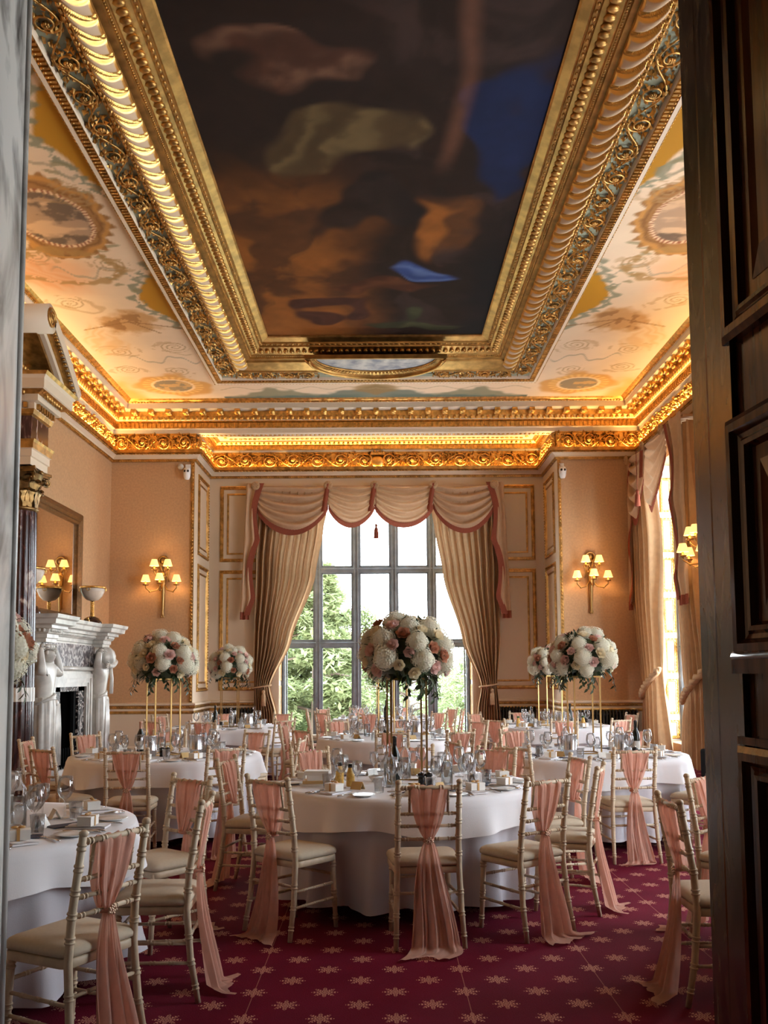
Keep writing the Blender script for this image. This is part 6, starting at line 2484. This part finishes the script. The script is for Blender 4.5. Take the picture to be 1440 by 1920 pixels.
def hydrangea_mesh(seed):
    rnd = random.Random(seed)
    b = MB()
    b.ball((0, 0, 0), (0.84, 0.84, 0.74), 16, 10)
    N = 230
    for i in range(N):
        z = 1 - 1.75 * (i + 0.5) / N
        a = i * 2.39996
        q = math.sqrt(max(0, 1 - z * z))
        d = Vector((q * math.cos(a), q * math.sin(a), z))
        bump_ = 1.0 + 0.07 * math.sin(5 * d.x + seed) + 0.06 * math.sin(6 * d.y + 2 * seed)
        p = Vector((d.x, d.y, d.z * 0.9)) * rnd.uniform(0.92, 1.02) * bump_
        e1 = d.cross(Vector((rnd.uniform(-1, 1), rnd.uniform(-1, 1), 0.3))).normalized()
        e2 = d.cross(e1)
        for k in range(4):
            t = k * PI / 2 + 0.4
            r = 0.115 * rnd.uniform(0.85, 1.2)
            f = e1 * math.cos(t) + e2 * math.sin(t)
            g = e1 * math.cos(t + PI / 2) + e2 * math.sin(t + PI / 2)
            up_ = d * r * rnd.uniform(0.15, 0.4)
            b.add([p, p + f * r * 0.45 + g * r * 0.5 + up_ * 0.6, p + f * r * 0.95 + g * r * 0.3 + up_, p + f * r * 0.95 - g * r * 0.3 + up_, p + f * r * 0.45 - g * r * 0.5 + up_ * 0.6], [(0, 1, 2, 3, 4)], 0, False)
    return b.mesh('hydrangea', HYD)


def bud_mesh():
    b = MB()
    for i in range(16):
        a, r = i * 2.4, 0.9 * math.sqrt(i / 16)
        b.ball((r * math.cos(a), r * math.sin(a), 0.8 - 0.3 * r + 0.1 * math.sin(i * 5)), 0.14, 6, 4)
        b.tube([(0, 0, -0.2), (r * math.cos(a), r * math.sin(a), 0.75 - 0.3 * r)], 0.02, 4)
    return b.mesh('berry_spray', BUDW)


HM = [hydrangea_mesh(i) for i in range(3)]
RM = {'cream_rose': [rose_mesh(ROSEW, i) for i in range(2)], 'blush_rose': [rose_mesh(ROSEP, i + 4) for i in range(2)], 'tan_rose': [rose_mesh(ROSET, i + 8) for i in range(2)]}
BDM = bud_mesh()


def leafq(b, p, d, L, w, up):
    d = d.normalized()
    sd = d.cross(up)
    if sd.length < 1e-3: sd = d.cross(Vector((1, 0, 0)))
    sd.normalize()
    nrm = sd.cross(d)
    pts = [p, p + d * L * 0.3 + sd * w, p + d * L * 0.65 + sd * w * 0.8 - nrm * L * 0.04, p + d * L - nrm * L * 0.14, p + d * L * 0.65 - sd * w * 0.8 - nrm * L * 0.04, p + d * L * 0.3 - sd * w, p + d * L * 0.5 - nrm * L * 0.06]
    b.add(pts, [(0, 1, 6), (1, 2, 6), (2, 3, 6), (3, 4, 6), (4, 5, 6), (5, 0, 6)], 0, False)


def bouquet(x, y, zbase, rx, rz_, lab, seed, scale=1.0):
    rnd = random.Random(seed)
    root = empty('flower_arrangement', (x, y, zbase))
    tag(root, lab, 'flower arrangement', 'tall cream and blush arrangements')
    zc = 0.17 * scale
    b = MB()
    b.ball((0, 0, zc), (rx * 0.78, rx * 0.78, rz_ * 0.74), 16, 10)
    for i in range(230):
        z = rnd.uniform(-0.75, 1)
        a = rnd.uniform(0, 2 * PI)
        q = math.sqrt(1 - z * z)
        d = Vector((q * math.cos(a), q * math.sin(a), z))
        p = Vector((d.x * rx * 0.80, d.y * rx * 0.80, zc + d.z * rz_ * 0.80))
        dd = d + Vector((rnd.uniform(-.8, .8), rnd.uniform(-.8, .8), rnd.uniform(-.9, .5)))
        leafq(b, p, dd, rnd.uniform(0.06, 0.11) * scale, rnd.uniform(0.014, 0.024) * scale, Vector((0, 0, 1)))
    for i in range(11):          # trailing sprigs under the dome
        a = rnd.uniform(0, 2 * PI)
        r0 = rx * rnd.uniform(0.3, 0.95)
        p = Vector((r0 * math.cos(a), r0 * math.sin(a), zc - rz_ * 0.55))
        L = rnd.uniform(0.07, 0.17) * scale
        q = p + Vector((0.04 * math.cos(a), 0.04 * math.sin(a), -L))
        b.tube([p, (p + q) / 2 + Vector((0.01, 0, 0)), q], 0.0025, 4)
        for k in range(6):
            t = (k + 1) / 6
            leafq(b, p.lerp(q, t), Vector((math.cos(a + k * 2.2), math.sin(a + k * 2.2), -1.1)), 0.055 * scale, 0.012 * scale, Vector((math.cos(a), math.sin(a), 0.2)))
    obj('foliage', b, LEAF, root)
    N = 62
    kinds = []
    for i in range(N):
        kinds.append('h' if i % 3 == 0 else rnd.choice(('cream_rose', 'cream_rose', 'blush_rose', 'blush_rose', 'tan_rose', 'berry_spray')))
    for i in range(N):
        z = 1 - 1.52 * (i + 0.5) / N
        a = i * 2.39996 + seed
        q = math.sqrt(max(0, 1 - z * z))
        d = Vector((q * math.cos(a), q * math.sin(a), z))
        k = kinds[i]
        f = 0.93 + rnd.uniform(-0.05, 0.05)
        p = Vector((d.x * rx * f, d.y * rx * f, zc + d.z * rz_ * f))
        if k == 'h':
            s = rnd.uniform(0.074, 0.094) * scale
            me, nm = rnd.choice(HM), 'hydrangea'
            p = p - d * 0.02
        elif k == 'berry_spray':
            s, me, nm = 0.038 * scale, BDM, 'berry_spray'
        else:
            s = rnd.uniform(0.034, 0.050) * scale
            me, nm = rnd.choice(RM[k]), k
            p = p - d * 0.006
        o = put(nm, me, root, p)
        o.rotation_mode = 'QUATERNION'
        o.rotation_quaternion = (d + Vector((0, 0, 0.15))).to_track_quat('Z', 'Y')
        o.scale = (s, s, s)
    return root


ARR = [('T1', 0.175, 6.62, 6, 0.335, 0.27, 1.0, 'the table with two sauce jars'), ('TL2', -2.155, 9.10, 33, 0.32, 0.27, 1.0, 'the table by the fireplace'),
       ('TL3', -2.295, 13.90, 15, 0.31, 0.29, 1.0, 'the table in the fireplace corner'), ('TR2', 1.955, 8.95, 4, 0.325, 0.27, 1.0, 'the table by the side window'),
       ('TR3', 2.50, 13.72, 20, 0.31, 0.26, 1.0, 'the table by the long radiator'), ('TL1', -2.15, 4.80, 8, 0.30, 0.24, 1.0, 'the table by the marble jamb'),
       ('T2', 0.13, 11.40, 50, 0.31, 0.26, 1.0, 'the table behind the sauce-jar one'), ('T3', 0.05, 16.3, 10, 0.31, 0.26, 1.0, 'the table in the bay')]
for i, (tk, x, y, deg, rx, rz_, sc_, where) in enumerate(ARR):
    st = empty('flower_stand', (x, y, Z0), math.radians(deg))
    tag(st, 'tall gold wire flower stand on ' + where.split(', ')[0], 'flower stand', 'tall gold flower stands')
    for nm, me in STM:
        put(nm, me, st)
    bouquet(x, y, Z0 + 0.742, rx, rz_, 'dome of cream and blush flowers above ' + where, 3 + i * 7, sc_)

# ---- what stands round each gold stand
def off(tk, dx, dy):
    return TABLES[tk][0] + dx, TABLES[tk][1] + dy


def P(tk, dx, dy, fn, lab, **k):
    x, y = off(tk, dx, dy)
    fn(x, y, lab, **k)


P('T1', -0.10, -0.28, water_bottle, 'clear water bottle before the gold stand on the table with two sauce jars')
P('T1', 0.02, 0.22, water_bottle, 'clear water bottle behind the gold stand on the table with two sauce jars')
P('T1', 0.30, -0.14, water_bottle, 'water bottle near the steel pourer on the table with two sauce jars')
P('T1', -0.06, 0.10, wine_bottle, 'slim dark wine bottle inside the gold stand on the table with two sauce jars', lbl=False)
P('T1', 0.12, -0.20, mill, 'black mill with plain top on the table with two sauce jars')
P('T1', 0.17, -0.20, mill, 'black mill beside its twin on the table with two sauce jars')
P('T1', -0.45, -0.10, sauce, 'mustard-coloured sauce jar beside the tall glasses, further from the doorway')
P('T1', -0.37, -0.22, sauce, 'mustard-coloured sauce jar before its twin, closer to the doorway')
P('T1', -0.20, 0.08, bowl, 'small white bowl beyond the sauce jars')
P('T1', 0.15, 0.12, bowl, 'small white bowl of petals beside the gold stand on the table with two sauce jars')
P('TL1', 0.36, -0.06, water_bottle, 'clear water bottle on the table by the marble jamb')
P('TL1', 0.40, -0.26, bowl, 'small cream bowl on the table by the marble jamb')
P('TL2', -0.12, -0.16, cooler, 'plain steel wine cooler beside the pink-foiled bottle on the table by the fireplace')
P('TL2', -0.26, 0.02, wine_bottle, 'pink-foiled wine bottle on the table by the fireplace', pink=True)
P('TL2', 0.30, -0.06, cooler, 'ribbed steel wine cooler on the curtain side of the table by the fireplace')
P('TL2', 0.33, 0.16, water_bottle, 'clear water bottle behind the wine cooler on the table by the fireplace')
P('TL2', -0.10, 0.22, water_bottle, 'clear water bottle behind the gold stand on the table by the fireplace')
P('TL2', 0.02, -0.26, mill, 'black mill nearer the hearth on the table by the fireplace')
P('TL2', 0.075, -0.27, mill, 'black mill nearer the wine cooler on the table by the fireplace')
P('TL2', 0.22, -0.20, bowl, 'small white bowl before the cooler on the table by the fireplace')
P('TL3', -0.22, 0.05, wine_bottle, 'dark wine bottle on the table in the fireplace corner', lbl=False)
P('TL3', 0.06, -0.16, water_bottle, 'clear water bottle before the gold stand on the table in the fireplace corner')
P('TL3', 0.30, -0.05, cooler, 'steel wine cooler on the table in the fireplace corner')
P('TL3', 0.36, 0.12, water_bottle, 'clear water bottle behind the cooler on the table in the fireplace corner')
P('TL3', -0.08, -0.24, mill, 'black mill on the table in the fireplace corner')
P('T2', -0.08, 0.0, wine_bottle, 'dark wine bottle inside the gold stand on the table behind the sauce-jar one', lbl=False)
P('T2', 0.30, 0.10, cooler, 'steel wine cooler on the table behind the sauce-jar one')
P('T2', 0.20, -0.22, water_bottle, 'clear water bottle on the table behind the sauce-jar one')
P('T2', -0.32, 0.12, water_bottle, 'clear water bottle, hearth side, on the table behind the sauce-jar one')
P('T3', -0.12, -0.05, water_bottle, 'clear water bottle on the table in the bay')
P('T3', 0.24, 0.0, cooler, 'steel wine cooler on the table in the bay')
P('T3', 0.02, 0.02, wine_bottle, 'dark wine bottle on the table in the bay', lbl=False)
P('TR2', -0.22, -0.20, cooler, 'ribbed steel wine cooler, hearth side, on the table by the side window')
P('TR2', -0.22, 0.05, water_bottle, 'clear water bottle behind the ribbed cooler on the table by the side window')
P('TR2', 0.27, -0.18, cooler, 'plain steel wine cooler beside the dark bottle on the table by the side window')
P('TR2', 0.30, 0.08, water_bottle, 'clear water bottle behind the plain cooler on the table by the side window')
P('TR2', 0.40, -0.20, wine_bottle, 'dark wine bottle with white label on the table by the side window')
P('TR2', 0.25, -0.42, mill, 'black mill with plain top on the table by the side window')
P('TR2', 0.33, -0.42, mill, 'black mill beside its twin on the table by the side window')
P('TR3', -0.30, -0.15, water_bottle, 'clear water bottle, hearth side, on the table by the long radiator')
P('TR3', 0.02, -0.20, water_bottle, 'clear water bottle before the gold stand on the table by the long radiator')
P('TR3', 0.16, 0.05, cooler, 'steel wine cooler on the table by the long radiator')
P('TR3', 0.30, 0.02, wine_bottle, 'dark wine bottle on the table by the long radiator', lbl=False)
P('TR3', -0.52, -0.30, sauce, 'sauce jar with green cap, hearth side, on the table by the long radiator', green=True)
P('TR3', 0.42, -0.32, sauce, 'sauce jar with green cap beside the dark bottle by the long radiator', green=True)

# stack of boxes and menus on the hearth side of the sauce-jar table
x, y = off('T1', -0.60, -0.16)
zz = Z0
for i, (w, d, h, mt, lb) in enumerate(((0.22, 0.16, 0.018, CARDW, 'thin white card box at the bottom of the stack'), (0.20, 0.15, 0.02, CARDG, 'thin kraft card box second in the stack'),
                                       (0.15, 0.12, 0.034, CARDW, 'cream card box third in the stack'), (0.17, 0.12, 0.03, CARDW, 'cream card box on top of the stack'))):
    b = MB()
    b.box((0, 0, h / 2), (w, d, h))
    o = obj('card_box', b, mt, None, (x, y, zz + 0.0005), 0.12 * (i % 3) - 0.1)
    tag(o, lb + ' on the sauce-jar table', 'box', 'stacked card boxes')
    zz += h + 0.0005
